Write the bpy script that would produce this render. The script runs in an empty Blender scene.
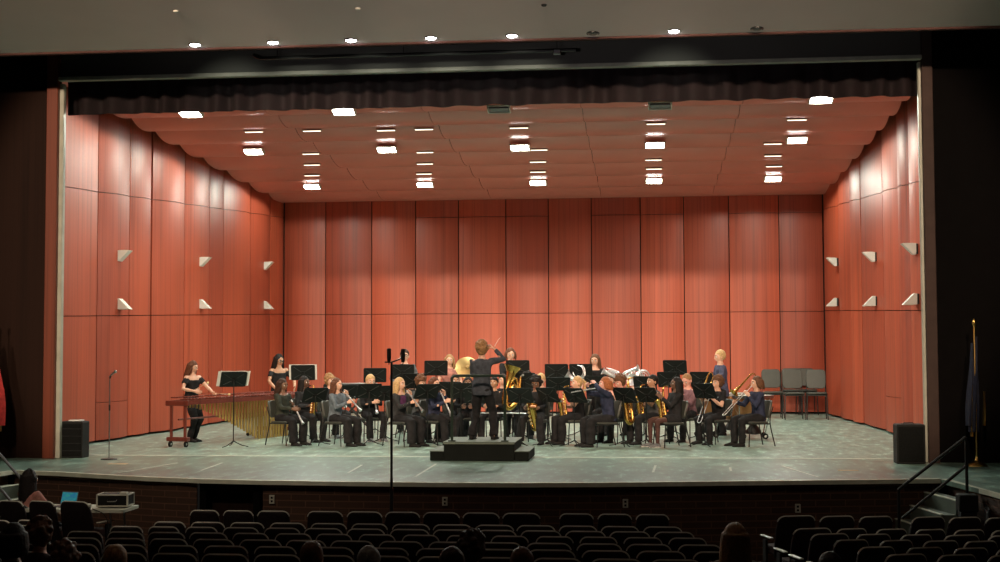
import bpy, math, random
from mathutils import Vector, Matrix, noise
R = math.radians
PI = math.pi
scn = bpy.context.scene
COL = scn.collection
V = Vector

# ---------------------------------------------------------------- camera
FPX, YAW, PITCH, ROLL = 1360.186, .1065, .0509, -.0036
CAM = V((2.7757, 0, 1.8124))
_cy, _sy = math.cos(YAW), math.sin(YAW)
CF = V((-_sy*math.cos(PITCH), _cy*math.cos(PITCH), math.sin(PITCH)))
_r = V((_cy, _sy, 0)); _u = _r.cross(CF)
CR = _r*math.cos(ROLL)+_u*math.sin(ROLL)
CU = _u*math.cos(ROLL)-_r*math.sin(ROLL)
cd = bpy.data.cameras.new('camera'); cam = bpy.data.objects.new('camera', cd); COL.objects.link(cam)
cam.matrix_world = Matrix(((CR.x, CU.x, -CF.x, CAM.x), (CR.y, CU.y, -CF.y, CAM.y), (CR.z, CU.z, -CF.z, CAM.z), (0, 0, 0, 1)))
cd.sensor_width = 36; cd.lens = FPX/1000*36; cd.clip_end = 300
scn.camera = cam

def ray(u, v): return CF+CR*((u-500)/FPX)+CU*((281-v)/FPX)
def onZ(u, v, z=0.):                       # where a sight line meets the height z
    d = ray(u, v); return CAM+d*((z-CAM.z)/d.z)
def onY(u, v, Y):                          # where it meets the plane at depth Y
    d = ray(u, v); return CAM+d*((Y-CAM.y)/d.y)

# ---------------------------------------------------------------- materials
def mat(name, col, rough=.6, metal=0, spec=.5, emit=None, es=1, kind=None, **k):
    m = bpy.data.materials.new(name); m.use_nodes = True
    nt = m.node_tree; b = nt.nodes['Principled BSDF']
    b.inputs['Base Color'].default_value = (*col, 1); b.inputs['Roughness'].default_value = rough
    b.inputs['Metallic'].default_value = metal; b.inputs['Specular IOR Level'].default_value = spec
    if kind == 'wood': b.inputs['Coat Weight'].default_value = k.get('coat', .05); b.inputs['Coat Roughness'].default_value = .3
    if emit: b.inputs['Emission Color'].default_value = (*emit, 1); b.inputs['Emission Strength'].default_value = es
    N, L = nt.nodes, nt.links
    tc = N.new('ShaderNodeTexCoord'); mp = N.new('ShaderNodeMapping'); L.new(tc.outputs['Object'], mp.inputs[0])
    def ramp(fac, stops):
        r = N.new('ShaderNodeValToRGB'); L.new(fac, r.inputs[0])
        e = r.color_ramp.elements
        while len(e) < len(stops): e.new(.5)
        for q, (p, c) in zip(e, stops): q.position = p; q.color = (*c, 1)
        return r.outputs[0]
    sc = lambda f: tuple(min(1, x*f) for x in col)
    if kind == 'wood':                    # upright grain with a few plank joints
        mp.inputs['Scale'].default_value = (9, 9, .12)
        n = N.new('ShaderNodeTexNoise'); n.inputs['Scale'].default_value = 1.3; n.inputs['Detail'].default_value = 5; L.new(mp.outputs[0], n.inputs[0])
        c1 = ramp(n.outputs[0], [(.3, sc(.68)), (.42, sc(.95)), (.6, sc(1.05)), (.75, sc(1.22))])
        mp2 = N.new('ShaderNodeMapping'); mp2.inputs['Scale'].default_value = (40, 40, .3); L.new(tc.outputs['Object'], mp2.inputs[0])
        n2 = N.new('ShaderNodeTexNoise'); n2.inputs['Scale'].default_value = 1; n2.inputs['Detail'].default_value = 2; L.new(mp2.outputs[0], n2.inputs[0])
        c2 = ramp(n2.outputs[0], [(.34, (.78, .72, .72)), (.44, (1, 1, 1))])
        mx = N.new('ShaderNodeMix'); mx.data_type = 'RGBA'; mx.blend_type = 'MULTIPLY'; mx.inputs[0].default_value = 1
        L.new(c1, mx.inputs[6]); L.new(c2, mx.inputs[7]); L.new(mx.outputs[2], b.inputs['Base Color'])
    elif kind == 'floor':                 # painted boards, scuffed
        mp.inputs['Scale'].default_value = (3.2, 1.1, 1)
        n = N.new('ShaderNodeTexNoise'); n.inputs['Scale'].default_value = 1.6; n.inputs['Detail'].default_value = 9; n.inputs['Roughness'].default_value = .75; L.new(mp.outputs[0], n.inputs[0])
        c1 = ramp(n.outputs[0], [(.32, sc(.35)), (.45, sc(.8)), (.54, sc(1.05)), (.66, sc(2.2))])
        L.new(c1, b.inputs['Base Color'])
        rr = N.new('ShaderNodeMapRange'); rr.inputs[3].default_value = rough-.1; rr.inputs[4].default_value = rough+.2; L.new(n.outputs[0], rr.inputs[0]); L.new(rr.outputs[0], b.inputs['Roughness'])
    elif kind == 'brick':
        L.new(tc.outputs['UV'], mp.inputs[0])
        t = N.new('ShaderNodeTexBrick'); L.new(mp.outputs[0], t.inputs[0])
        t.inputs['Color1'].default_value = (*col, 1); t.inputs['Color2'].default_value = (*sc(.7), 1); t.inputs['Mortar'].default_value = (*sc(1.9), 1)
        t.inputs['Scale'].default_value = 1; t.inputs['Brick Width'].default_value = .42; t.inputs['Row Height'].default_value = .092; t.inputs['Mortar Size'].default_value = .008
        L.new(t.outputs[0], b.inputs['Base Color'])
        bp = N.new('ShaderNodeBump'); bp.inputs['Distance'].default_value = .01; bp.invert = True; L.new(t.outputs[1], bp.inputs['Height']); L.new(bp.outputs[0], b.inputs['Normal'])
    elif kind == 'cloth':
        n = N.new('ShaderNodeTexNoise'); n.inputs['Scale'].default_value = k.get('scale', 14); n.inputs['Detail'].default_value = 4; L.new(mp.outputs[0], n.inputs[0])
        c1 = ramp(n.outputs[0], [(.3, sc(.7)), (.7, sc(1.3))]); L.new(c1, b.inputs['Base Color'])
        bp = N.new('ShaderNodeBump'); bp.inputs['Distance'].default_value = .02; bp.inputs['Strength'].default_value = .5; L.new(n.outputs[0], bp.inputs['Height']); L.new(bp.outputs[0], b.inputs['Normal'])
    else:
        n = N.new('ShaderNodeTexNoise'); n.inputs['Scale'].default_value = k.get('scale', 5); n.inputs['Detail'].default_value = 3; L.new(mp.outputs[0], n.inputs[0])
        v = k.get('var', .12)
        c1 = ramp(n.outputs[0], [(.3, sc(1-v)), (.7, sc(1+v))]); L.new(c1, b.inputs['Base Color'])
    return m

M = {}
def mk(key, *a, **k): M[key] = mat(key, *a, **k); return M[key]
mk('wood', (.38, .066, .028), .5, kind='wood')
mk('wood2', (.34, .056, .024), .5, kind='wood')
mk('wood3', (.42, .074, .031), .5, kind='wood')
mk('shell_ceiling', (.56, .215, .165), .38, var=.06, scale=1.2)
mk('lip', (.09, .045, .04), .7, spec=.1)
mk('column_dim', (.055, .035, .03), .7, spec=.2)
mk('gap', (.01, .006, .005), .8)
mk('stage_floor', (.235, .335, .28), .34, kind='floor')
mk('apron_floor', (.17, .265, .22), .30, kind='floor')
mk('edge_strip', (.75, .78, .64), .35)
mk('brick', (.075, .035, .02), .8, kind='brick')
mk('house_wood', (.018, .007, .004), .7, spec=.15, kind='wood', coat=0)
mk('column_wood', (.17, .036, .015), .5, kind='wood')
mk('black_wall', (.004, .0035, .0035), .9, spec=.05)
mk('house_ceiling', (.80, .69, .655), .8, var=.04, scale=.6)
mk('header', (.075, .08, .07), .6, var=.1, scale=.8)
mk('pale_trim', (.42, .43, .36), .5)
mk('velvet', (.006, .001, .0026), .85, kind='cloth', scale=6)
mk('carpet', (.012, .008, .008), .95)
mk('black_metal', (.012, .013, .013), .38, spec=.5)
mk('black_plastic', (.010, .011, .011), .6, spec=.2)
mk('stand_black', (.008, .011, .011), .55, spec=.25)
mk('rib', (.05, .06, .06), .5, spec=.3)
mk('grille', (.008, .009, .009), .85, spec=.1, var=.4, scale=60)
mk('chair_shell', (.055, .06, .052), .5)
mk('podium', (.006, .008, .007), .75, spec=.12)
mk('podium_top', (.12, .15, .12), .5)
mk('rail_green', (.010, .024, .016), .4)
mk('steel', (.55, .56, .56), .25, metal=1)
mk('brass', (.80, .50, .13), .25, metal=1)
mk('silver', (.86, .87, .92), .33, metal=.9)
mk('chrome_dim', (.35, .36, .37), .3, metal=1)
mk('copper', (.62, .26, .12), .35, metal=1)
mk('resonator', (.52, .40, .14), .35, metal=.85)
mk('rosewood', (.16, .03, .018), .4, kind='wood')
mk('drum_skin', (.75, .70, .58), .6)
mk('cymbal', (.55, .36, .15), .35, metal=1)
mk('paper', (.82, .82, .78), .7, var=.02)
mk('white_metal', (.75, .74, .66), .45, var=.03)
mk('tape', (.62, .66, .58), .6)
mk('tape_warm', (.55, .42, .25), .6)
mk('seat_back', (.011, .007, .007), .5, spec=.3, kind='cloth', scale=30)
mk('seat_fabric', (.035, .012, .012), .9, kind='cloth', scale=40)
mk('seat_rim_light', (.62, .62, .54), .4)  # pale colour stands in for stage light catching the seat tops
mk('arm_pale', (.45, .43, .36), .4)
mk('lens', (.9, .9, .9), .4, emit=(1, .98, .95), es=30)
mk('reflection_glow', (.9, .9, .8), .4, emit=(1, .9, .68), es=2.3)  # glow of the imitated lamp reflections, not a real lens
mk('lens_house', (.9, .9, .8), .4, emit=(1, .97, .98), es=30)
mk('lens_off', (.05, .05, .05), .3)
mk('fixture', (.6, .6, .5), .4)
mk('table_top', (.55, .58, .48), .5)
mk('laptop_shell', (.3, .3, .32), .4, metal=.6)
mk('red_led', (.5, .02, .02), .4, emit=(1, .08, .05), es=6)
mk('flag_navy', (.006, .010, .03), .8, kind='cloth')
mk('flag_red', (.45, .03, .03), .8, kind='cloth')
mk('flag_white', (.6, .58, .55), .8, kind='cloth')
mk('gold', (.75, .5, .15), .3, metal=1)
mk('sax_pad', (.6, .5, .3), .4, metal=.6)
mk('eye_white', (.8, .78, .75), .3); mk('eye_dark', (.02, .015, .01), .2)
mk('lips', (.42, .12, .09), .5); mk('mallet', (.75, .6, .3), .8); mk('stick', (.62, .5, .32), .5)
mk('glasses', (.02, .02, .02), .3)
for k_, c_ in dict(fair=(.72, .42, .30), pink=(.78, .40, .32), tan=(.48, .26, .16), brown=(.22, .11, .065), dark=(.13, .065, .04)).items(): mk('skin_'+k_, c_, .5, var=.06)
for k_, c_ in dict(black=(.012, .009, .008), darkbrown=(.045, .022, .014), brown=(.13, .06, .03), auburn=(.12, .048, .026), blond=(.55, .36, .17), sandy=(.33, .18, .08), red=(.33, .11, .04), grey=(.3, .28, .26)).items(): mk('hair_'+k_, c_, .6, spec=.25, kind='cloth', scale=45)
for k_, c_ in dict(black=(.018, .018, .02), charcoal=(.032, .033, .036), navy=(.03, .036, .07), blue=(.07, .075, .13), slate=(.06, .068, .085), greyblue=(.13, .16, .19), olive=(.04, .045, .035), mauve=(.20, .11, .13), purple=(.09, .03, .09), wine=(.12, .03, .03), trouser=(.018, .018, .02), grey=(.09, .095, .10), tights=(.08, .04, .035), shoe=(.02, .02, .02), shoe_grey=(.16, .17, .18), white=(.7, .7, .68), rose=(.45, .2, .17), audience=(.03, .02, .02)).items(): mk('cloth_'+k_, c_, .85, spec=.2, kind='cloth')

# laptop picture: soft blue and green window blocks
def screen_mat():
    m = bpy.data.materials.new('laptop_screen'); m.use_nodes = True; N, L = m.node_tree.nodes, m.node_tree.links
    b = N['Principled BSDF']; tc = N.new('ShaderNodeTexCoord'); v = N.new('ShaderNodeTexVoronoi'); v.distance = 'CHEBYCHEV'; v.inputs['Scale'].default_value = 5
    L.new(tc.outputs['Generated'], v.inputs[0]); r = N.new('ShaderNodeValToRGB'); L.new(v.outputs['Distance'], r.inputs[0])
    for p, c in zip((0, 1), ((.05, .5, .35, 1), (.02, .12, .5, 1))): r.color_ramp.elements[p].color = c
    L.new(r.outputs[0], b.inputs['Emission Color']); b.inputs['Emission Strength'].default_value = .38; b.inputs['Base Color'].default_value = (.01, .01, .02, 1)
    return m
M['screen'] = screen_mat()

# ---------------------------------------------------------------- mesh builder
def frame(d, up=V((0, 0, 1))):
    d = d.normalized()
    if abs(d.dot(up)) > .98: up = V((0, 1, 0)) if abs(d.y) < .9 else V((1, 0, 0))
    x = d.cross(up).normalized(); return x, x.cross(d).normalized(), d

class MB:
    def __init__(s): s.v = []; s.f = []; s.m = []; s.mats = []; s.uv = None
    def mi(s, m):
        m = M[m] if isinstance(m, str) else m
        if m not in s.mats: s.mats.append(m)
        return s.mats.index(m)
    def add(s, vs, fs, m, T=None):
        o = len(s.v); i = s.mi(m)
        s.v += [tuple(T @ V(p)) if T else tuple(p) for p in vs]
        s.f += [tuple(o+k for k in f) for f in fs]; s.m += [i]*len(fs); return s
    def box(s, c, d, m, rot=None, bev=0.):
        x, y, z = d[0]/2, d[1]/2, d[2]/2
        T = Matrix.Translation(V(c)) @ (rot.to_4x4() if rot else Matrix())
        if not bev:
            vs = [(a*x, b*y, e*z) for a in (-1, 1) for b in (-1, 1) for e in (-1, 1)]
            return s.add(vs, [(0, 1, 3, 2), (4, 6, 7, 5), (0, 4, 5, 1), (2, 3, 7, 6), (0, 2, 6, 4), (1, 5, 7, 3)], m, T)
        b = min(bev, x*.99, y*.99, z*.99); vs = []; id = {}
        for a in (-1, 1):
            for c2 in (-1, 1):
                for e in (-1, 1):
                    for k, p in enumerate(((a*x, c2*(y-b), e*(z-b)), (a*(x-b), c2*y, e*(z-b)), (a*(x-b), c2*(y-b), e*z))): id[a, c2, e, k] = len(vs); vs.append(p)
        fs = []
        for a in (-1, 1):
            fs += [[id[a, p, q, 0] for p, q in ((-1, -1), (1, -1), (1, 1), (-1, 1))], [id[p, a, q, 1] for p, q in ((-1, -1), (1, -1), (1, 1), (-1, 1))], [id[p, q, a, 2] for p, q in ((-1, -1), (1, -1), (1, 1), (-1, 1))]]
            for c2 in (-1, 1):
                fs += [[id[a, c2, -1, 0], id[a, c2, 1, 0], id[a, c2, 1, 1], id[a, c2, -1, 1]], [id[a, -1, c2, 0], id[a, 1, c2, 0], id[a, 1, c2, 2], id[a, -1, c2, 2]], [id[-1, a, c2, 1], id[1, a, c2, 1], id[1, a, c2, 2], id[-1, a, c2, 2]]]
                for e in (-1, 1): fs.append([id[a, c2, e, k] for k in range(3)])
        return s.add(vs, fs, m, T)
    def rings(s, rs, m, T=None, caps=True, closed=False):
        n = len(rs[0]); vs = [p for r in rs for p in r]; fs = []
        K = len(rs)
        for i in range(K if closed else K-1):
            j = (i+1) % K
            for k in range(n): fs.append((i*n+k, i*n+(k+1) % n, j*n+(k+1) % n, j*n+k))
        if caps and not closed: fs += [tuple(range(n))[::-1], tuple((K-1)*n+k for k in range(n))]
        return s.add(vs, fs, m, T)
    def tube(s, pts, r, m, n=8, T=None, caps=True, sx=1.):
        pts = [V(p) for p in pts]; K = len(pts); rr = r if isinstance(r, (list, tuple)) else [r]*K; out = []
        x0 = None
        for i, p in enumerate(pts):
            d = (pts[min(i+1, K-1)]-pts[max(i-1, 0)])
            if d.length < 1e-7: d = V((0, 0, 1))
            d.normalize()
            if x0 is None: x, y, _ = frame(d)
            else:
                x = (x0-d*x0.dot(d)); x = x.normalized() if x.length > 1e-5 else frame(d)[0]; y = d.cross(x)*-1
            if x0 is None: y = d.cross(x)*-1
            x0 = x
            out.append([tuple(p+(x*math.cos(2*PI*k/n)*sx+y*math.sin(2*PI*k/n))*rr[i]) for k in range(n)])
        return s.rings(out, m, T, caps)
    def lathe(s, prof, m, n=20, T=None, caps=True):
        return s.rings([[(r*math.cos(2*PI*k/n), r*math.sin(2*PI*k/n), z) for k in range(n)] for r, z in prof], m, T, caps)
    def ball(s, c, r, m, n=10, T=None):
        r = V(r) if hasattr(r, '__len__') else V((r, r, r)); c = V(c)
        rs = []
        for i in range(1, n):
            a = PI*i/n; rs.append([tuple(c+V((r.x*math.sin(a)*math.cos(2*PI*k/(n+2)), r.y*math.sin(a)*math.sin(2*PI*k/(n+2)), r.z*math.cos(a)))) for k in range(n+2)])
        return s.rings(rs, m, T)
    def prism(s, poly, a, b, m, T=None, ax='z'):     # outline extruded between a and b
        f = {'z': lambda p, t: (p[0], p[1], t), 'y': lambda p, t: (p[0], t, p[1]), 'x': lambda p, t: (t, p[0], p[1])}[ax]
        n = len(poly); vs = [f(p, a) for p in poly]+[f(p, b) for p in poly]
        return s.add(vs, [tuple(range(n)), tuple(range(2*n-1, n-1, -1))]+[(k, (k+1) % n, n+(k+1) % n, n+k) for k in range(n)], m, T)
    def mesh(s, me, m, T=None): return s.add([v.co for v in me.vertices], [tuple(p.vertices) for p in me.polygons], m, T)
    def data(s, name, smooth=40):
        me = bpy.data.meshes.new(name); me.from_pydata(s.v, [], s.f)
        for m in s.mats: me.materials.append(m)
        me.polygons.foreach_set('material_index', s.m); me.update()
        import bmesh
        b = bmesh.new(); b.from_mesh(me); bmesh.ops.recalc_face_normals(b, faces=b.faces); b.to_mesh(me); b.free()
        if smooth:
            me.polygons.foreach_set('use_smooth', [True]*len(me.polygons))
            try: me.set_sharp_from_angle(angle=R(smooth))
            except Exception: pass
        if s.uv:
            L = me.uv_layers.new(name='UVMap')
            for lp in me.loops: L.data[lp.index].uv = s.uv(me.vertices[lp.vertex_index].co)
        return me
    def build(s, name, parent=None, smooth=40, **k):
        o = bpy.data.objects.new(name, s.data(name, smooth)); COL.objects.link(o)
        if parent: o.parent = parent
        return tag(o, **k)

def tag(o, label=None, cat=None, group=None, kind=None):
    for a, b in (('label', label), ('category', cat), ('group', group), ('kind', kind)):
        if b: o[a] = b
    return o
def thing(name, loc=(0, 0, 0), rz=0, label=None, cat=None, group=None, kind=None):
    o = bpy.data.objects.new(name, None); o.empty_display_size = .2; COL.objects.link(o); o.location = loc; o.rotation_euler = (0, 0, rz)
    return tag(o, label, cat, group, kind)
KIDS = {}
def part(mb, name, parent, **k):
    o = mb.build(name, parent, **k); KIDS.setdefault(parent.name, []).append(o); return o
def copy_tree(o, parent=None):
    c = o.copy(); COL.objects.link(c)
    if parent: c.parent = parent; KIDS.setdefault(parent.name, []).append(c)
    for ch in KIDS.get(o.name, []): copy_tree(ch, c)
    return c
def inst(proto, loc, rz, label, cat=None, group=None, used=set()):
    o = proto if proto.name not in used else copy_tree(proto)
    used.add(proto.name); used.add(o.name)
    o.location = loc; o.rotation_euler = (0, 0, rz); o['label'] = label
    if group: o['group'] = group
    return o
def smooth_path(pts, n=6):                # Catmull-Rom
    P = [V(p) for p in pts]; P = [P[0]*2-P[1]]+P+[P[-1]*2-P[-2]]; out = []
    for i in range(1, len(P)-2):
        a, b, c, d = P[i-1:i+3]
        for k in range(n):
            t = k/n; out.append(.5*((2*b)+(c-a)*t+(2*a-5*b+4*c-d)*t*t+(3*b-a-3*c+d)*t**3))
    return out+[P[-2]]
def interp(a, n):                         # spread a short list of numbers over n values
    return [a[min(int(t), len(a)-2)]*(1-(t-min(int(t), len(a)-2)))+a[min(int(t), len(a)-2)+1]*(t-min(int(t), len(a)-2)) for t in [i*(len(a)-1)/(n-1) for i in range(n)]]

# ================================================================ THE HALL
S = dict(kind='structure')
# stage front edge, seen from above
EDGE = [(-6.89, 20.06), (-6.0, 19.80), (-5.2, 19.45), (-4.4, 19.12), (-3.5, 18.87), (-2.6, 18.72), (-1.3, 18.62), (0, 18.58), (.9, 18.60), (2.1, 18.72), (3.5, 18.98), (4.9, 19.24), (5.9, 19.42), (6.83, 19.6)]
GZ = -1.10                                # house floor in front of the stage
HT = 9.2
mb = MB(); a0 = 23.12
poly = EDGE+[(7.15, 17.62), (12, 17.62), (12, a0), (-12, a0), (-12, 17.62), (-7.15, 17.62)]
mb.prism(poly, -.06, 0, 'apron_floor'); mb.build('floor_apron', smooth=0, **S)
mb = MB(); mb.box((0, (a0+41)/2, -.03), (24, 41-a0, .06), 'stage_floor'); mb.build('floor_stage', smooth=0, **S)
mb = MB(); mb.box((0, a0, .0015), (14.3, .05, .004), 'tape'); mb.build('trim_floor_seam', **S)
# pale nosing on the edge
def strip_along(pts, z0, z1, off, m, name, brick=False, y_in=.0):
    mb = MB(); P = [V((*p, 0)) for p in pts]; L = [0]
    for a, b in zip(P, P[1:]): L.append(L[-1]+(b-a).length)
    nr = []
    for i in range(len(P)):
        d = (P[min(i+1, len(P)-1)]-P[max(i-1, 0)]).normalized(); nr.append(V((d.y, -d.x, 0)))
    rs = []
    for p, n in zip(P, nr):
        a, b = p+n*off, p-n*(.06-y_in)
        rs.append([(a.x, a.y, z0), (a.x, a.y, z1), (b.x, b.y, z1), (b.x, b.y, z0)])
    mb.rings(rs, m)
    if brick:
        def uv(co):
            i = min(range(len(P)), key=lambda k: (co.x-P[k].x)**2+(co.y-P[k].y)**2); return (L[i], co.z)
        mb.uv = uv
    return mb.build(name, smooth=0, **S)
strip_along(EDGE, -.055, .004, .03, 'edge_strip', 'trim_stage_nosing')
fine = [(p.x, p.y) for p in smooth_path([(x, y, 0) for x, y in EDGE], 8)]
ft = [p for p in fine]
left_b = [p for p in ft if p[0] <= -3.52]; mid_b = [p for p in ft if p[0] >= -2.68]
strip_along(left_b, GZ, -.056, -.04, 'brick', 'wall_stage_front_left', True)
strip_along(mid_b, GZ, -.056, -.12, 'brick', 'wall_stage_front', True)
# low access door in the brick
d1 = thing('door_1', (-3.1, 18.93, GZ), R(-10), **S)
mb = MB(); mb.box((0, .14, .5), (.74, .04, 1.0), 'house_wood', bev=.006); part(mb, 'door_panel', d1)
mb = MB()
for x in (-.42, .42): mb.box((x, .05, .52), (.1, .2, 1.04), 'black_wall')
mb.box((0, .05, 1.03), (.94, .2, .03), 'black_wall'); part(mb, 'door_frame', d1)
mb = MB(); mb.ball((.3, .1, .5), .018, 'chrome_dim', 8); part(mb, 'door_knob', d1)
# side platforms of the stage: walls under them
for sx, nm in ((-1, 'left'), (1, 'right')):
    strip_pts = [(sx*6.89, 20.0 if sx < 0 else 19.6), (sx*7.15, 17.62), (sx*12, 17.62)]
    if sx < 0: strip_pts = strip_pts[::-1]
    strip_along(strip_pts, GZ, -.06, -.05, 'brick', 'wall_platform_'+nm, True)
    strip_along(strip_pts, -.055, .004, .03, 'edge_strip', 'trim_platform_'+nm)
# house floor: flat by the stage, then sloping up toward the back
def floorz(y): return GZ if y > 16.3 else GZ+(16.3-y)*.065
mb = MB(); mb.prism([(20.2, GZ), (16.3, GZ), (-3, floorz(-3)), (-3, GZ-.4), (20.2, GZ-.4)], -12, 12, 'carpet', ax='x'); mb.build('floor', smooth=0, **S)
# proscenium wall, columns, header
YP = 22.3
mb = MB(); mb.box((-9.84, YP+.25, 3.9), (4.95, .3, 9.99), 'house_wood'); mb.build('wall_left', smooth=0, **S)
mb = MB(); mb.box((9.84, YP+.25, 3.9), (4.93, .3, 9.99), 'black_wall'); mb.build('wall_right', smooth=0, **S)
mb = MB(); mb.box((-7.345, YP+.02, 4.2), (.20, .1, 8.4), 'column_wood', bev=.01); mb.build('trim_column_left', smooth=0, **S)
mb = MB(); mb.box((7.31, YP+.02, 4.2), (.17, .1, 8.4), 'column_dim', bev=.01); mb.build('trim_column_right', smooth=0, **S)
mb = MB(); mb.box((-7.21, YP+.10, 3.22), (.08, .1, 6.44), 'pale_trim', bev=.01); mb.build('trim_opening_left', smooth=0, **S)
mb = MB(); mb.box((7.205, YP+.10, 3.22), (.05, .1, 6.44), 'pale_trim', bev=.01); mb.build('trim_opening_right', smooth=0, **S)
mb = MB(); mb.box((0, YP+.22, 7.55), (14.46, .36, 2.04), 'header'); mb.build('wall_header', smooth=0, **S)
mb = MB(); mb.box((0, YP+.0, 6.50), (14.46, .12, .07), 'pale_trim', bev=.01); mb.build('trim_opening_top', smooth=0, **S)
# auditorium ceiling with its front lip
CE, CY = 6.565, 20.5
sl = .135
def cz(y): return CE+(CY-y)*sl
mb = MB(); mb.prism([(CY, CE), (-3, cz(-3)), (-3, cz(-3)+.3), (CY, CE+.3)], -12, 12, 'house_ceiling', ax='x')
mb.build('ceiling', smooth=0, **S)
mb = MB(); mb.box((0, CY+.05, CE+.10), (24, .1, .26), 'lip', bev=.01); mb.build('trim_ceiling_lip', smooth=0, **S)
mb = MB(); mb.box((0, 21.5, 8.3), (24, 2.2, .1), 'black_wall'); mb.build('ceiling_slot', smooth=0, **S)
for sx, nm in ((-1, 'left'), (1, 'right')):
    mb = MB(); mb.box((sx*12.1, 9.5, 4), (.2, 26, 11), 'house_wood'); mb.build('wall_house_'+nm, smooth=0, **S)
mb = MB(); mb.box((0, -3.1, 4.5), (24, .2, 12), 'house_wood'); mb.build('wall_house_rear', smooth=0, **S)
# lights-rail pipe hung across the header
pp = thing('batten_pipe', (-1.2, 21.6, 6.62), 0, 'long black lighting pipe hung under the dark header above the stage', 'pipe')
mb = MB(); mb.tube([(-2.4, 0, .06), (-2.3, 0, 0), (2.9, 0, 0)], .03, 'black_metal'); part(mb, 'pipe', pp)
for x in (-2., .1, 2.6):
    mb = MB(); mb.tube([(x, 0, 0), (x, 0, 1.6)], .008, 'black_metal', 6); part(mb, 'hanger', pp)
mb = MB(); mb.box((2.6, 0, -.03), (.12, .08, .08), 'chrome_dim', bev=.01); part(mb, 'clamp', pp)

# ---- acoustic shell
def bowed(mb, A, B, z0, z1, bow, nrm, m, th=.04, n=8, za=None):
    """panel between floor points A and B bulging by bow along nrm; z may slope from A to B"""
    A, B, nrm = V((*A, 0)), V((*B, 0)), V((*nrm, 0))
    z0 = z0 if hasattr(z0, '__len__') else (z0, z0); z1 = z1 if hasattr(z1, '__len__') else (z1, z1)
    rs = []
    for i in range(n+1):
        t = i/n; p = A.lerp(B, t)+nrm*(bow*4*t*(1-t)); q = p-nrm*th
        a, b = z0[0]+(z0[1]-z0[0])*t, z1[0]+(z1[1]-z1[0])*t
        rs.append([(p.x, p.y, a), (p.x, p.y, b), (q.x, q.y, b), (q.x, q.y, a)])
    mb.rings(rs, m)
wm = ['wood', 'wood2', 'wood3', 'wood', 'wood3', 'wood2']
wb = thing('wall_back', (0, 39, 0), **S)
XS = [-7.77, -6.53, -5.16, -3.86, -2.60, -1.22, .01, 1.25, 2.65, 3.88, 5.15, 6.55, 7.77]
top_seam = {3, 4, 5, 7, 8, 10, 11}
for i in range(12):
    a, b = XS[i]+.014, XS[i+1]-.014
    zs = [.06, 2.865, 2.88]+([5.665, 5.68] if i in top_seam else [])+[6.35]
    mb = MB()
    seg = [(.06, 2.865), (2.88, 5.665), (5.68, 6.35)] if i in top_seam else [(.06, 2.865), (2.88, 6.35)]
    for z0, z1 in seg: bowed(mb, (a, 0), (b, 0), z0, z1, .07, (0, -1), wm[(i*5) % 6])
    part(mb, 'wall_panel', wb, smooth=30)
mb = MB(); mb.box((0, .12, 3.2), (16.4, .05, 6.4), 'gap'); part(mb, 'backing', wb, smooth=0)
def wx(y): return 8.2-(y-23.25)*.026
SL = dict(left=(-1, [22.9, 26.16, 27.75, 28.95, 30.96, 32.66, 33.7, 35.89, 37.69, 39.0], {3}),
          right=(1, [22.9, 25.2, 27.0, 28.0, 28.85, 30.7, 33.32, 34.6, 36.5, 39.0], {6}))
for nm, (s, ys, wide) in SL.items():
    w = thing('wall_shell_'+nm, (0, 0, 0), **S)
    bl = [.10, .10, .07, .12, .10, .05, .12, .10, .08]
    for i in range(9):
        g0 = .05 if i in wide else .015
        a, b = ys[i]+g0, ys[i+1]-(.05 if i+1 in wide else .015)
        tilt = .0; mb = MB()
        lo = lambda y: 2.49+(y-24.8)*.0285; hi = lambda y: 4.93+(y-24.7)*.056
        A, B = (s*wx(a), a), (s*wx(b), b)
        segs = [((.05, .05), (lo(a)-.008, lo(b)-.008)), ((lo(a)+.008, lo(b)+.008), (hi(a)-.008, hi(b)-.008)), ((hi(a)+.008, hi(b)+.008), (6.9, 6.9))]
        if i in ((1, 4) if s < 0 else (4,)): segs = [((.05, .05), (.79, .79)), ((.80, .80), segs[0][1])]+segs[1:]
        for q in segs: bowed(mb, A, B, q[0], q[1], bl[i], (-s, 0), wm[(i*7+(s > 0)*2) % 6])
        part(mb, 'wall_panel', w, smooth=30)
    mb = MB(); rs = []
    for y in (22.8, 39.3): rs.append([(s*(wx(y)+.12), y, 0), (s*(wx(y)+.17), y, 0), (s*(wx(y)+.17), y, 7), (s*(wx(y)+.12), y, 7)])
    mb.rings(rs, 'gap'); part(mb, 'backing', w, smooth=0)
# ceiling of billowing vanes
CYS = [22.6, 24.0, 25.4, 26.85, 28.2, 29.75, 31.4, 33.25, 35.15, 37.05, 38.95]
def sz(y): return 6.74-(y-26)*.036
cs = thing('ceiling_shell', (0, 0, 0), **S)
for j in range(10):
    y0, y1 = CYS[j], CYS[j+1]
    for c in range(5):
        xa, xb = -7.79+c*3.116+.006, -7.79+(c+1)*3.116-.006
        mb = MB(); n = 9; lo_ = []; up_ = []
        for i in range(n+1):
            t = i/n; y = y0+(y1-y0)*t
            z = sz(y0)+.03+(sz(y1)-.09-sz(y0)-.03)*t-.17*math.sin(PI*min(1, t*1.0))**.8*(1-.25*t)
            lo_.append((y, z)); up_.append((y, z+.03))
        mb.prism(lo_+up_[::-1], xa, xb, 'shell_ceiling', ax='x'); part(mb, 'ceiling_panel', cs, smooth=35)
mb = MB(); mb.box((0, 31, 7.05), (17.4, 17, .05), 'gap'); part(mb, 'backing', cs, smooth=0)
mb = MB(); mb.box((0, 31.2, 7.2), (19, 17.8, .05), 'black_wall'); mb.build('ceiling_stage_house', smooth=0, **S)

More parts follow.
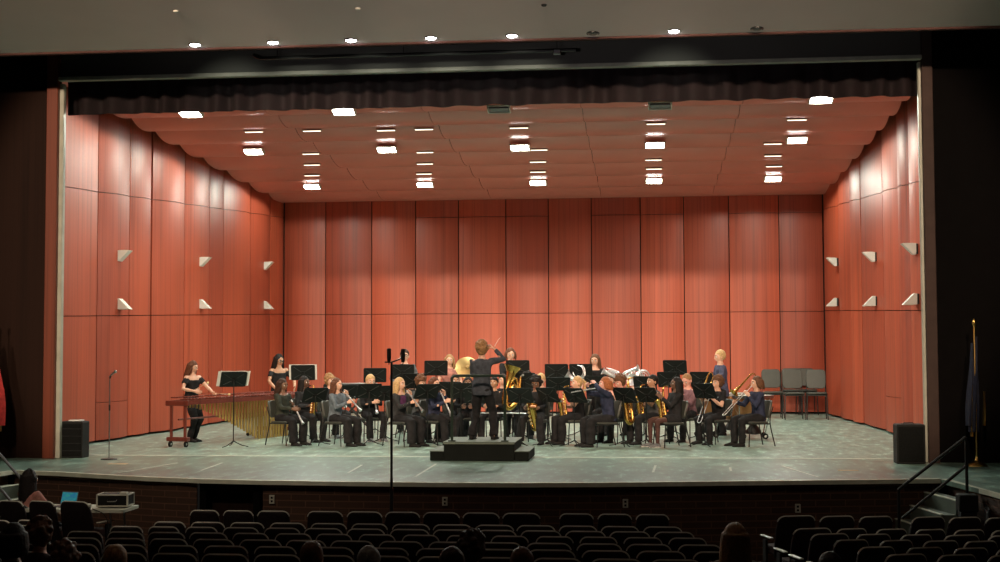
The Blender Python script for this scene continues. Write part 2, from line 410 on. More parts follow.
# valance curtain
mb = MB(); rng = random.Random(4); n = 520; rs = []
hx = 7.36
ph = 0
for i in range(n+1):
    x = -hx+2*hx*i/n
    ph += .42*(.6+1.1*abs(noise.noise(V((x*.8, 3, 0)))))
    d = .10*math.sin(ph)+.025*noise.noise(V((x*3, 0, 0)))
    zb = 6.0+.035*noise.noise(V((x*2.2, 1, 0)))+.014*math.sin(ph)
    z_ = [zb, zb+.02, zb+.3, 6.3, 6.62]
    rs.append([(x, YP+.62+d*(1.15-.12*k), z) for k, z in enumerate(z_)]+[(x, YP+.66+d*(1.15-.12*k), z) for k, z in reversed(list(enumerate(z_)))])
mb.rings(rs, 'velvet')
mb.build('valance', label='dark plum velvet valance gathered across the top of the stage opening', cat='curtain', smooth=60)

# ================================================================ LIGHT FITTINGS
def spot(name, loc, tgt, power, size, blend=.5, col=(1, .9, .78), rad=.08):
    ld = bpy.data.lights.new(name, 'SPOT'); ld.energy = power; ld.spot_size = R(size); ld.spot_blend = blend; ld.color = col; ld.shadow_soft_size = rad
    o = bpy.data.objects.new(name, ld); COL.objects.link(o); o.location = loc
    o.rotation_euler = (V(tgt)-V(loc)).to_track_quat('-Z', 'Y').to_euler(); return o
ordn = ['first', 'second', 'third', 'fourth', 'fifth', 'sixth', 'seventh', 'eighth', 'ninth', 'tenth', 'eleventh', 'twelfth', 'thirteenth', 'fourteenth']
colname = ['leftmost', 'left of centre', 'centre', 'right of centre', 'rightmost']
rows = [('front row', [(191, 114), (344, 112), (499, 109.5), (660, 106), (821, 100)], 25.86),
        ('middle row', [(254, 152), (387, 150), (520, 148), (655, 145.5), (797, 140.5)], 30.22),
        ('back row', [(312, 185.5), (425, 184.5), (538, 182), (654, 180), (773, 176)], 35.65)]
def ceil_z(y):
    for j in range(10):
        if CYS[j] <= y <= CYS[j+1]:
            y0, y1 = CYS[j], CYS[j+1]; t = (y-y0)/(y1-y0)
            return sz(y0)+.03+(sz(y1)-.09-sz(y0)-.03)*t-.17*math.sin(PI*t)**.8*(1-.25*t)
    return sz(y)
def shell_lamp(loc, lens):
    t = thing('ceiling_light', loc); t.rotation_euler = (R(-13), 0, 0)
    mb = MB(); mb.box((0, .0, .035), (.46, .26, .03), 'fixture', bev=.008)
    for sx in (-.215, .215): mb.box((sx, 0, .0), (.02, .24, .06), 'fixture')
    mb.box((0, .115, .0), (.42, .02, .06), 'fixture'); part(mb, 'housing', t, smooth=0)
    mb = MB(); mb.box((0, -.01, -.002), (.38, .18, .03), lens, bev=.008); part(mb, 'lens', t, smooth=0)
    mb = MB(); mb.tube([(0, .05, .04), (0, .05, max(.12, ceil_z(loc[1])-loc[2]+.05))], .015, 'fixture', 6); part(mb, 'stem', t)
    return t
off = {(0, 2), (0, 3)}
for j, (rn, pts, Y) in enumerate(rows):
    for i, (u, v) in enumerate(pts):
        p = onY(u, v, Y); p.z = min(p.z, ceil_z(Y)-.05)
        t = shell_lamp(p, 'lens_off' if (j, i) in off else 'lens')
        tag(t, f'{"unlit" if (j, i) in off else "glaring white"} rectangular lamp under the shell ceiling, {rn}, {colname[i]}', 'ceiling light', 'stage lamps under the shell ceiling')
        if (j, i) not in off:
            spot('lamp_bulb', (p.x, p.y, p.z-.06), (p.x, p.y-.5, 0), 300 if i in (0, 4) else 500, 178 if i in (0, 4) else 150 if j < 2 else 136, .12 if i in (0, 4) else .25 if j < 2 else .8, (.93, 1, .86), .12)
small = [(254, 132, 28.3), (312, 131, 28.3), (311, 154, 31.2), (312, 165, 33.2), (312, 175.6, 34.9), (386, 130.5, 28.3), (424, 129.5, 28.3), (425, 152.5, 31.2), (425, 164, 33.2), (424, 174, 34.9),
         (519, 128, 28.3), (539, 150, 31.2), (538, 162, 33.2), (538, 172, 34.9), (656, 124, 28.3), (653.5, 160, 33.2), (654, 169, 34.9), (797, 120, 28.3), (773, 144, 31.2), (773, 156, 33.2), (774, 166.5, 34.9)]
sl_p = None  # thin glowing bars imitate reflections of the lamps in the glossy vanes
tierw = {28.3: 'in the joint nearest the curtain', 31.2: 'in the second joint back', 33.2: 'in the third joint back', 34.9: 'in the rearmost joint'}
for i, (u, v, Y) in enumerate(small):
    d = ray(u, v); Y2 = Y
    p = onY(u, v, Y)
    # slide along the sight line until it meets the underside of the vanes
    for q in range(120):
        yy = Y-1.2+q*.03; pp_ = onY(u, v, yy)
        if pp_.z > ceil_z(yy)-.03: p = pp_; break
    p.z = min(p.z, ceil_z(p.y)-.012)
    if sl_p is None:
        sl_p = thing('lamp_reflection', p, 0, 'x', 'lamp reflection', 'lamp reflections made as glowing bars on the shell ceiling')
        mb = MB(); mb.box((0, 0, .008), (.42, .09, .02), 'fixture', bev=.004); part(mb, 'housing', sl_p, smooth=0)  # backing of the imitated lamp reflection, not a real housing
        mb = MB(); mb.box((0, -.01, -.006), (.38, .05, .012), 'reflection_glow', bev=.003); part(mb, 'lens', sl_p, smooth=0)  # glowing bar drawn as the reflection; no fitting sits here
    near = min(range(5), key=lambda k: abs(rows[2][1][k][0]-u)+(0 if Y > 29 else 0))
    extra = ' and above a lamp of the middle row' if abs(u-254) < 3 or abs(u-386) < 3 or abs(u-519) < 3 or abs(u-797) < 3 else ''
    inst(sl_p, p, 0, f'lamp reflection made as a thin glowing bar {tierw[Y]}, {"near" if extra else "over"} the {colname[near]} lamps')
# auditorium downlights by the lip
hx_ = [(195, 46), (273, 45), (351, 43), (431, 41), (512, 40), (593, 38), (674, 35), (757, 32)]
for i, (u, v) in enumerate(hx_):
    p = onY(u, v, 20.35); on = i not in (5, 7)
    t = thing('downlight', (p.x, p.y, CE+.015), 0, f'{"small lit" if on else "small unlit"} downlight at the front lip of the auditorium ceiling, {ordn[i]} from the left', 'downlight', 'downlights along the lip of the auditorium ceiling')
    mb = MB(); mb.lathe([(.085, 0), (.10, -.004), (.10, .0), (.10, .1), (.085, .1)], 'black_metal', 16); part(mb, 'trim_ring', t)
    mb = MB(); mb.lathe([(.001, -.022), (.05, -.018), (.08, -.003), (.08, .02)], 'lens_house' if on else 'lens_off', 16); part(mb, 'lens', t)
    if on: spot('downlight_bulb', (p.x, 20.62, CE-.05), (p.x, 22.3, 5.9), 40, 66, .9, (1, .97, .8), .03)
for u, v in ((176, 11), (358, 8.5), (544, 5)):
    d = ray(u, v)                          # meets the sloped ceiling
    lo, hi = 5, 25
    for _ in range(40):
        y = (lo+hi)/2; p = onY(u, v, y)
        if p.z > cz(y): hi = y
        else: lo = y
    mb = MB(); mb.lathe([(.001, -.025), (.03, -.02), (.045, 0), (.045, .02)], 'white_metal' if u < 500 else 'black_metal', 14, T=Matrix.Translation(p))
    mb.build('sprinkler_head', label={176: 'small pale sprinkler head on the ceiling above the left side of the stage', 358: 'small pale sprinkler head on the ceiling left of centre', 544: 'tiny dark sprinkler head on the ceiling near the centre of the photo'}[u], cat='sprinkler')
# front-of-house beams from the auditorium ceiling
for i, (x, tx) in enumerate([(-7, -3.4), (-4.2, -5.4), (-1.4, -1.), (1.4, 1.), (4.2, 5.4), (7, 3.4)]):
    y = 6.5; z = cz(y)-.35
    t = thing('spotlight', (x, y, z), 0, f'black theatre spotlight hung under the auditorium ceiling, {ordn[i]} from the left', 'spotlight', 'front of house spotlights')
    mb = MB(); mb.lathe([(.06, -.2), (.1, -.15), (.11, .12), (.12, .2)], 'black_metal', 14, T=Matrix.Rotation(R(-98), 4, 'X'), caps=False); part(mb, 'barrel', t)
    mb = MB(); mb.tube([(0, 0, .1), (0, 0, .36)], .015, 'black_metal', 6); part(mb, 'yoke', t)
    spot('spotlight_bulb', (x, y+.25, z-.02), (tx, 31, 1.2), 4000, 31, .35, (1, .73, .51), .2)
# shell sconce boxes (speaker-like wedges)
sc_l = [(115, 256), (115, 304), (197, 262), (197, 304), (261.5, 266), (261.5, 305)]
sc_r = [(839, 262), (839, 302), (877.5, 257), (878, 301), (919, 249), (920, 299)]
for s, L_ in ((-1, sc_l), (1, sc_r)):
    for k, (u, v) in enumerate(L_):
        d = ray(u, v); a = s*(8.2+23.25*.026); b = -s*.026
        t_ = (a+b*CAM.y-CAM.x)/(d.x-b*d.y); p = CAM+d*t_
        up = (k % 2 == 0) if s < 0 else (k % 2 == 0)
        wh = ['nearest the curtain', 'nearest the curtain', 'in the middle', 'in the middle', 'nearest the rear wall', 'nearest the rear wall'] if s < 0 else ['nearest the rear wall', 'nearest the rear wall', 'in the middle', 'in the middle', 'nearest the curtain', 'nearest the curtain']
        t = thing('wall_light', (s*(wx(p.y)-.07), p.y, p.z), R(90)*s, f'cream wedge wall light on the {"left" if s < 0 else "right"} shell wall, {"upper" if k % 2 == 0 else "lower"} one {wh[k]}', 'wall light', 'wedge lights on the shell walls')
        z0 = 1 if up else -1
        mb = MB(); mb.prism([(.0, .11*z0), (.27, .11*z0), (.05, -.11*z0), (0, -.11*z0)], -.1, .1, 'white_metal', ax='x'); part(mb, 'hood', t, smooth=0)
        mb = MB(); mb.prism([(.05, .111*z0), (.25, .111*z0), (.25, .116*z0), (.05, .116*z0)], -.09, .09, 'fixture', ax='x'); part(mb, 'lens', t, smooth=0)
        mb = MB(); mb.box((0, -.02, 0), (.16, .05, .2), 'black_metal'); part(mb, 'mount', t, smooth=0)
# dimmed house lamps over the aisles, tilted at the stage front
for x, tx, e in ((-5.5, -5.2, 750), (0, 0, 70), (5.5, 7.4, 150)):
    y = 12.; z = cz(y)-.03
    t = thing('house_downlight', (x, y, z), 0, f'dimmed round downlight in the auditorium ceiling {"over the left aisle" if x < 0 else "over the right aisle" if x else "over the middle seats"}', 'downlight')
    mb = MB(); mb.lathe([(.11, 0), (.14, -.01), (.145, .0), (.145, .1), (.11, .1)], 'fixture', 16); part(mb, 'trim_ring', t)
    spot('house_bulb', (x, y, z-.03), (tx, 19.4, -.6), e, 62, .9, (1, .8, .6), .08)
t = thing('fill_light', (.5, 3.0, floorz(3.0)+2.6), 0, 'added fill light for the ceiling, on an unseen pole behind the seats', 'fill_light')  # unseen lamp added to brighten the ceiling in place of stage bounce
mb = MB(); mb.lathe([(.1, 0), (.14, .12), (.13, .12), (.09, .02)], 'black_metal', 14); part(mb, 'fill_light_shade', t)
mb = MB(); mb.tube([(0, 0, 0), (0, 0, -2.6)], .03, 'black_metal'); part(mb, 'pole', t)
spot('fill_light_bulb', (.5, 3.0, floorz(3.0)+2.75), (1.0, 19, 7), 1300, 48, 1, (1, .84, .86), .15)
w = bpy.data.worlds.new('world'); scn.world = w; w.use_nodes = True
w.node_tree.nodes['Background'].inputs[0].default_value = (.02, .018, .016, 1); w.node_tree.nodes['Background'].inputs[1].default_value = .3
#@@PART2
# ================================================================ PEOPLE
def remesh(mb, vox, name='tmp'):
    me = mb.data(name, 0); o = bpy.data.objects.new(name, me); COL.objects.link(o)
    md = o.modifiers.new('r', 'REMESH'); md.mode = 'VOXEL'; md.voxel_size = vox
    md2 = o.modifiers.new('s', 'SMOOTH'); md2.iterations = 2; md2.factor = .5
    dg = bpy.context.evaluated_depsgraph_get(); r = bpy.data.meshes.new_from_object(o.evaluated_get(dg))
    bpy.data.objects.remove(o); bpy.data.meshes.remove(me); return r

def ell(c, rx, ry, X, Y, n=14, pw=1.): # ring of an ellipse in the X/Y frame
    return [tuple(c+X*rx*math.cos(2*PI*k/n)+Y*ry*math.sin(2*PI*k/n)) for k in range(n)]

def head_mesh(mb, T, skin, glasses=False):
    n, m_ = 28, 22; rs = []
    for i in range(1, m_):
        a = PI*i/m_; ring = []
        for k in range(n):
            b = 2*PI*k/n; d = V((math.sin(a)*math.cos(b), math.sin(a)*math.sin(b), math.cos(a)))
            x, y, z = d.x*.078, d.y*.096, d.z*.118
            if z < 0:
                t = -z/.118; x *= 1-.34*t**1.4; y = y*(1-.12*t) if y > 0 else y*(1-.45*t)
            if y > 0:
                g = lambda X, Z, sx, sz: math.exp(-((x-X)/sx)**2-((z-Z)/sz)**2)
                y += .024*g(0, -.028, .013, .022)+.008*g(0, .0, .010, .03)+.010*g(0, -.066, .022, .012)+.011*g(0, -.105, .022, .02)+.006*g(0, .030, .05, .012)
                y -= .012*g(.031, .006, .018, .014)+.012*g(-.031, .006, .018, .014)
            ring.append((x, y, z))
        rs.append(ring)
    mb.rings(rs, skin, T)
    for s in (-1, 1):
        mb.ball((s*.031, .0785, .004), .0145, 'eye_white', 7, T); mb.ball((s*.030, .0900, .004), .0078, 'eye_dark', 6, T)
        mb.ball((s*.079, -.006, -.008), (.010, .020, .032), skin, 7, T)
        mb.tube([(s*.016, .097, .026), (s*.032, .095, .032), (s*.048, .083, .026)], .0042, 'eye_dark', 5, T)
    mb.tube([(-.022, .094, -.067), (0, .105, -.064), (.022, .094, -.067)], [.003, .0062, .003], 'lips', 6, T)

def hand_mesh(mb, W, d, palm, thumb, skin, curl=.6):
    """W wrist, d finger direction, palm normal, thumb side"""
    d = d.normalized(); palm = (palm-d*palm.dot(d)).normalized(); s = d.cross(palm)
    if s.dot(thumb) < 0: s = -s
    rs = []
    for t, w_, h_ in ((-.02, .026, .020), (.0, .027, .018), (.03, .036, .016), (.065, .041, .014), (.088, .037, .011)):
        rs.append(ell(W+d*t, w_, h_, s, palm, 10))
    mb.rings(rs, skin)
    for k, (o_, L_) in enumerate(((.028, .070), (.010, .078), (-.009, .073), (-.027, .058))):
        p = W+d*.082+s*o_; pts = [p]; dd = d.copy(); c = curl*(1+.15*k)
        for seg in (.42, .32, .26):
            p = p+dd*L_*seg; pts.append(p); dd = (dd*math.cos(c*.8)+palm*math.sin(c*.8)).normalized(); c = curl
        mb.tube(pts, [.0095, .009, .008, .006], skin, 6)
    p = W+d*.022+s*.026; t1 = (d*.55+s*.75+palm*.35).normalized(); t2 = (d*.85+s*.2+palm*.5).normalized()
    mb.tube([p, p+t1*.035, p+t1*.035+t2*.03, p+t1*.035+t2*.055], [.013, .0115, .0095, .007], skin, 6)

def ik(S_, T_, a, b, pole):
    d = T_-S_; L = min(d.length, (a+b)*.998); d = d.normalized(); T_ = S_+d*L
    x = (a*a-b*b+L*L)/(2*L); h = math.sqrt(max(0, a*a-x*x)); p = pole-d*pole.dot(d); p = p.normalized() if p.length > 1e-4 else frame(d)[0]
    return S_+d*x+p*h, T_

def hair_mesh(style, rnd):
    mb = MB(); n, m_ = 24, 18; rs = []
    amp = {'curly': .016, 'afro': .022, 'short': .006, 'buzz': .002}.get(style, .006)
    grow = {'curly': 1.17, 'afro': 1.25, 'short': 1.04, 'buzz': .99}.get(style, 1.03)
    for i in range(1, m_):
        a = PI*i/m_; ring = []
        for k in range(n):
            b = 2*PI*k/n; d = V((math.sin(a)*math.cos(b), math.sin(a)*math.sin(b), math.cos(a)))
            q = grow+amp*9*noise.noise(d*(3.2 if amp > .01 else 2)+V((rnd, 0, 0)))
            x, y, z = d.x*.087*q, -.015+d.y*.098*q, .026+d.z*.106*q
            if y > .03: z = max(z, .052)
            ring.append((x, y, z))
        rs.append(ring)
    mb.rings(rs, 'hair_black')
    rg = random.Random(int(rnd*10))
    if style == 'curly' or style == 'afro':
        for q in range(34):
            a, b = rg.uniform(0, 1.75), rg.uniform(0, 2*PI); d = V((math.sin(a)*math.cos(b), math.sin(a)*math.sin(b), math.cos(a)))
            if d.y > .62 and d.z < .55: continue
            mb.ball((d.x*.088*grow, -.022+d.y*.096*grow, .022+d.z*.108*grow), rg.uniform(.02, .032), 'hair_black', 6)
    if style in ('long', 'wavy', 'bob'):
        L = {'long': .36, 'wavy': .33, 'bob': .17}[style]
        for q in range(17):
            b = R(188+ (q-8)*18.5-98)      # around sides and back
            b = -PI/2+(q-8)*R(15.5); x, y = .079*math.cos(b), -.018+.088*math.sin(b)
            l = L*rg.uniform(.85, 1.05)*(.8 if abs(q-8) > 7 else 1); pts = []
            for i in range(7):
                t = i/6; w_ = (.008*math.sin(t*9+q) if style == 'wavy' else 0)
                pts.append((x*(1+.42*min(t, .7))+w_, y*(1+.15*t)-.02*t+w_, .055-l*t-.0*t))
            mb.tube(pts, [.024, .026, .026, .025, .022, .017, .009], 'hair_black', 7)
    if style == 'ponytail':
        mb.ball((0, -.125, .045), .03, 'hair_black', 8)
        mb.tube([(0, -.12, .05), (0, -.165, .02), (0, -.17, -.06), (.005, -.155, -.15), (0, -.14, -.2)], [.02, .03, .032, .024, .008], 'hair_black', 9)
    if style == 'bun': mb.ball((0, -.115, .085), .042, 'hair_black', 9)
    return remesh(mb, .0095)

MOUTH = {}
def person(px, py, Y, label, h=1.65, face=0, pose='sit', lean=.06, look=(0, 0), hands=None, hair='short', hc='brown', skin='fair', top='black', sleeve='long', bottom='trouser', wide=1., legs=None, shoe='shoe', gls=False, neckline='crew', group=None, z0=0., chair=True, key=None, skirt=False, span=1.):
    """px,py: where the middle of the head is in the photograph; Y: depth. face: 0 toward the seats, 90 to photo right"""
    k = h/1.68; rz = PI+R(face)
    rng = random.Random(int(px*7+py))
    hipz = (.535 if pose == 'sit' else .90*k)
    u = V((0, math.sin(lean), math.cos(lean)))
    P = V((0, 0, hipz)); fw = V((0, math.cos(lean), -math.sin(lean)))
    neck = P+u*.50*k; hd = P+u*.50*k+V((0, math.sin(lean*.6), math.cos(lean*.6)))*.150*k
    # place so that the head falls on its sight line
    c, s_ = math.cos(rz), math.sin(rz)
    Hw = onY(px, py, Y); ox, oy = -(hd.y*s_), hd.y*c
    loc = V((Hw.x-ox, Y-oy, z0))
    root = thing('person', loc, rz, label, 'person', group)
    X = V((1, 0, 0)); Z = V((0, 0, 1)); sk = 'skin_'+skin
    # limbs
    sh = [P+u*.445*k+V((s*.165*k*span, 0, 0)) for s in (-1, 1)]
    hands = hands or [(-.14, .30, .62), (.14, .30, .62)]
    arms = []
    for i, s in enumerate((-1, 1)):
        T_ = V(hands[i][:3]); 
        pole = V((s*.55, -.35, -.75)) if len(hands[i]) < 4 else V(hands[i][3:6])
        T_ = T_ if pose == 'sit' else T_
        E_, W_ = ik(sh[i], T_, .285*k, .25*k, pole); arms.append((sh[i], E_, W_))
    if legs is None:
        if pose == 'sit': legs = [(-.13, .42, .0), (.14, .44, .0)]
        else: legs = [(-.095, .0, 0), (.095, .03, 0)]
    LG = []
    for i, s in enumerate((-1, 1)):
        hp = P+V((s*.09*k, .02, -.03)); A = V((legs[i][0], legs[i][1], .085+legs[i][2]))
        K, A = ik(hp, A, .43*k, .42*k, V((s*.18, 1, .25)) if pose == 'sit' else V((0, 1, 0)))
        LG.append((hp, K, A))
    # body
    b = MB(); kk = k
    tor = [(-.09, .10, .085), (-.04, .15, .105), (.04, .16, .11), (.14, .140, .098), (.26, .150, .105), (.36, .165, .108), (.43, .155, .092), (.475, .10, .07), (.50, .062, .062), (.55, .054, .058), (.60, .05, .05)]
    b.rings([ell(P+u*t*kk, rx*kk, ry*kk, X, fw) for t, rx, ry in tor], sk)
    for i, (S1, E1, W1) in enumerate(arms):
        b.tube([S1+V((-(i*2-1)*.03, 0, -.01)), S1, S1.lerp(E1, .5), E1, E1.lerp(W1, .3), W1.lerp(E1, .05), W1], [.05*k, .055*k, .045*k, .036*k, .040*k, .027*k, .024*k], sk, 10)
    for (H1, K1, A1) in LG:
        b.tube([H1, H1.lerp(K1, .45), K1.lerp(H1, .12), K1, K1.lerp(A1, .3), A1.lerp(K1, .2), A1], [.085*k, .078*k, .058*k, .056*k, .054*k, .038*k, .036*k], sk if not skirt else 'cloth_tights', 10)
        b.tube([A1+V((0, -.04, -.03)), A1+V((0, .04, -.045)), A1+V((0, .13, -.06))], [.034, .034, .022], sk, 8)
    me = remesh(b, .016*k)
    B = MB(); B.mesh(me, sk if not skirt else sk); bpy.data.meshes.remove(me)
    if skirt:
        ti = B.mi('cloth_tights')
        for q, f in enumerate(B.f):
            cz_ = V(B.v[f[0]]); 
            if cz_.z < hipz-.0 and (cz_.y > .1 or cz_.z < .4) and not any((cz_-a[2]).length < .2 for a in arms): B.m[q] = ti
    yaw, pit = R(look[0]), R(look[1])
    HT_ = Matrix.Translation(hd) @ Matrix.Rotation(-yaw, 4, 'Z') @ Matrix.Rotation(pit, 4, 'X') @ Matrix.Scale(k*1.07, 4)
    head_mesh(B, HT_, sk)
    for i, (S1, E1, W1) in enumerate(arms):
        s = i*2-1; d = (W1-E1).normalized(); inward = V((-s, .1, -.2))
        d2 = (d+V((-s*.25, .25, 0))*.6).normalized()
        hand_mesh(B, W1, d2, inward, V((0, .1, 1)), sk, .75 if hands else .5)
    body = part(B, 'body', root, smooth=60)
    # shirt
    G = MB(); tm = 'cloth_'+top
    lowt = -.14 if pose == 'stand' else -.07
    neckt = {'crew': [(.475, .105, .08), (.495, .075, .066)], 'off': [], 'scoop': [(.455, .13, .08)]}[neckline]
    ts = [(lowt, .168, .125), (-.04, .172, .128), (.04, .172, .122), (.14, .156, .112), (.26, .166, .118), (.36, .180, .120)]+([(.43, .170, .104)] if neckline != 'off' else [(.395, .176, .112)])+neckt
    if skirt: ts = [(-.07, .185, .14)]+ts[1:]
    G.rings([ell(P+u*t*kk, rx*kk, ry*kk, X, fw) for t, rx, ry in ts], tm)
    for i, (S1, E1, W1) in enumerate(arms):
        s = i*2-1
        if sleeve == 'long': G.tube([S1+V((-s*.06, 0, -.02)), S1+V((0, 0, .0)), S1.lerp(E1, .5), E1, E1.lerp(W1, .5), E1.lerp(W1, .94)], [.05*k, .068*k, .058*k, .052*k, .045*k, .037*k], tm, 10)
        elif sleeve == 'short': G.tube([S1+V((-s*.06, 0, -.02)), S1, S1.lerp(E1, .35), S1.lerp(E1, .62)], [.05*k, .068*k, .062*k, .062*k], tm, 10)
        elif sleeve == 'off': G.tube([S1.lerp(E1, .12)+V((-s*.03, 0, -.03)), S1.lerp(E1, .22), S1.lerp(E1, .6)], [.05*k, .062*k, .060*k], tm, 10)
        elif sleeve == 'none': pass
    if skirt:
        for (H1, K1, A1) in LG: G.tube([H1+V((0, -.08, 0)), H1, H1.lerp(K1, .6)], [.11, .115, .11], tm, 12)
    if top in ('greyblue',): G.ball(P+u*.49*k-fw*.06, (.10, .06, .06), tm, 10)
    me = remesh(G, .017*k); GG = MB(); GG.mesh(me, tm); bpy.data.meshes.remove(me)
    GG.v = [tuple(V(v)+V((noise.noise(V(v)*9+V((px, 0, 0))), noise.noise(V(v)*9+V((0, px, 5))), 0))*.014) for v in GG.v]
    part(GG, 'shirt' if not skirt else 'dress', root, smooth=60)
    # trousers
    if not skirt:
        G = MB(); bm_ = 'cloth_'+bottom
        G.rings([ell(P+u*t*kk, rx*kk, ry*kk, X, fw) for t, rx, ry in ((-.12, .13, .10), (-.06, .168, .118), (.0, .168, .118), (.06, .155, .108))], bm_)
        for (H1, K1, A1) in LG:
            hem = A1+V((0, -.005, .005)); w_ = max(.9, wide)
            G.tube([H1+V((0, 0, .02)), H1.lerp(K1, .45), K1.lerp(H1, .1), K1+V((0, .0, .0)), K1.lerp(hem, .35), K1.lerp(hem, .75), hem+V((0, .005, -.03))], [.098*k, .094*k, .080*k, .076*k*(1+.2*(w_-1)), .070*k*w_, .068*k*w_, .070*k*w_], bm_, 12)
        me = remesh(G, .017*k); GG = MB(); GG.mesh(me, bm_); bpy.data.meshes.remove(me)
        GG.v = [tuple(V(v)+V((noise.noise(V(v)*8), noise.noise(V(v)*8+V((0, 9, px))), 0))*.016) for v in GG.v]
        part(GG, 'trousers', root, smooth=60)
    for i, (H1, K1, A1) in enumerate(LG):
        G = MB(); bz = A1.z-.085; sm = 'cloth_'+shoe; rs = []
        tx = (1 if i else -1)*.06
        for t, w_, h_ in ((-.075, .020, .03), (-.065, .034, .06), (-.02, .040, .085), (.04, .042, .07), (.10, .046, .05), (.155, .042, .038), (.185, .024, .024)):
            q = V((A1.x+tx*(t+.02), A1.y+t+.02, bz)); rs.append([tuple(q+V((w_*math.cos(2*PI*j/12), 0, max(0.004, h_*.5+h_*.62*math.sin(2*PI*j/12))))) for j in range(12)])
        G.rings(rs, sm); G.box((A1.x+tx*.07, A1.y+.075, bz+.008), (.085, .245, .014), 'cloth_white' if shoe == 'shoe_grey' else 'black_plastic', bev=.006)
        part(G, 'shoe', root, smooth=60)
    hm = hair_mesh(hair, px*.37); G = MB(); G.mesh(hm, 'hair_'+hc, HT_); bpy.data.meshes.remove(hm); part(G, 'hair', root, smooth=60)
    if gls:
        G = MB()
        for s in (-1, 1):
            ring = [(s*.032+.023*math.cos(a), .103, .004+.018*math.sin(a)) for a in [2*PI*j/14 for j in range(15)]]; G.tube(ring, .0028, 'glasses', 5, HT_)
            G.tube([(s*.056, .10, .008), (s*.08, .06, .008), (s*.082, -.01, .004)], .0025, 'glasses', 5, HT_)
        G.tube([(-.01, .105, .006), (.01, .105, .006)], .0028, 'glasses', 5, HT_); part(G, 'glasses', root)
    mouth = HT_ @ V((0, .112, -.065))
    Tw = Matrix.Translation(loc) @ Matrix.Rotation(rz, 4, 'Z')
    info = dict(root=root, loc=loc, rz=rz, mouth=Tw @ mouth, T=Tw, wr=[Tw @ a[2] for a in arms], lm=mouth)
    if key: MOUTH[key] = info
    return info

# ================================================================ FURNITURE
def rrect(w, h, r, n=4, z=0):            # rounded rectangle outline
    out = []
    for cx, cy, a0_ in ((w/2-r, h/2-r, 0), (-w/2+r, h/2-r, 90), (-w/2+r, -h/2+r, 180), (w/2-r, -h/2+r, 270)):
        for i in range(n+1): a = R(a0_+90*i/n); out.append((cx+r*math.cos(a), cy+r*math.sin(a)))
    return out
def make_chair(name='musician_chair'):
    t = thing(name, (0, 0, -50), 0, 'x', 'chair')
    mb = MB(); o = rrect(.46, .44, .06); rs = []
    for z, f in ((.425, .9), (.432, 1), (.452, 1), (.462, .93)): rs.append([(x*f, y*f+.02, z+.012*(y/.22)**2*(y > 0)) for x, y in o])
    mb.rings(rs, 'chair_shell'); part(mb, 'seat', t)
    mb = MB(); rs = []; o = rrect(.45, .33, .075)
    for d, f in ((.018, .95), (.0, 1), (-.02, 1), (-.03, .92)): rs.append([(x*f, -.235-(z+.17)*.22+d+.05*(x/.22)**2, .69+z*f) for x, z in o])
    mb.rings(rs, 'chair_shell'); part(mb, 'backrest', t)
    for s in (-1, 1):
        mb = MB(); mb.tube([(s*.215, .20, .43), (s*.235, .235, .0)], .0115, 'black_metal', 7); part(mb, 'leg', t)
        mb = MB(); mb.tube(smooth_path([(s*.212, -.29, .74), (s*.215, -.22, .45), (s*.235, -.31, .0)], 5), .0115, 'black_metal', 7); part(mb, 'leg', t)
    mb = MB()
    for s in (-1, 1): mb.tube([(s*.214, -.215, .42), (s*.214, .20, .42)], .011, 'black_metal', 7)
    mb.tube([(-.214, .19, .415), (.214, .19, .415)], .010, 'black_metal', 7); mb.tube([(-.214, -.2, .415), (.214, -.2, .415)], .010, 'black_metal', 7); part(mb, 'seat_frame', t)
    return t
CH = make_chair()
def put_chair(P_, label, group=None, dy=0):
    q = P_['T'] @ V((0, .10+dy, 0)); return inst(CH, (q.x, q.y, 0), P_['rz'], label, None, group)
def make_stand(hz, name='music_stand', tilt=20):
    t = thing(name, (0, 0, -50), 0, 'x', 'music stand')
    T = Matrix.Translation((0, 0, hz)) @ Matrix.Rotation(R(tilt), 4, 'X')
    mb = MB(); o = rrect(.50, .33, .03)      # local y is the thickness, faces +Y (reader side)
    mb.rings([[(x, d, z) for x, z in o] for d in (-.004, .004)], 'stand_black', T)
    mb.box((0, .03, -.165), (.50, .06, .006), 'stand_black', None, .002) if 0 else mb.add([(-.25, 0, -.165), (.25, 0, -.165), (.25, .065, -.165), (-.25, .065, -.165), (-.25, 0, -.160), (.25, 0, -.160), (.25, .065, -.160), (-.25, .065, -.160)], [(0, 1, 2, 3), (4, 7, 6, 5), (0, 4, 5, 1), (1, 5, 6, 2), (2, 6, 7, 3), (3, 7, 4, 0)], 'stand_black', T)
    part(mb, 'desk', t)
    mb = MB()
    for s in (-1, 1): mb.tube([(s*.19, -.008, -.12), (0, -.012, -.01), (s*.19, -.008, .12)], .0045, 'rib', 5, T)
    mb.box((0, -.02, -.02), (.06, .03, .09), 'black_plastic'); 
    for i, v in enumerate(mb.v[-8:]): mb.v[len(mb.v)-8+i] = tuple(T @ V(v))
    part(mb, 'bracket', t)
    mb = MB(); mb.tube([(0, -.03, hz-.02), (0, -.02, .10)], .0105, 'stand_black', 8); part(mb, 'pole', t)
    for a in (90, 210, 330):
        mb = MB(); ca, sa = math.cos(R(a)), math.sin(R(a)); mb.tube([(0, -.02, .12), (.06*ca, -.02+.06*sa, .085), (.17*ca, -.02+.17*sa, .035), (.29*ca, -.02+.29*sa, .010)], [.012, .010, .009, .008], 'stand_black', 6); part(mb, 'foot', t)
    return t
STP = {}
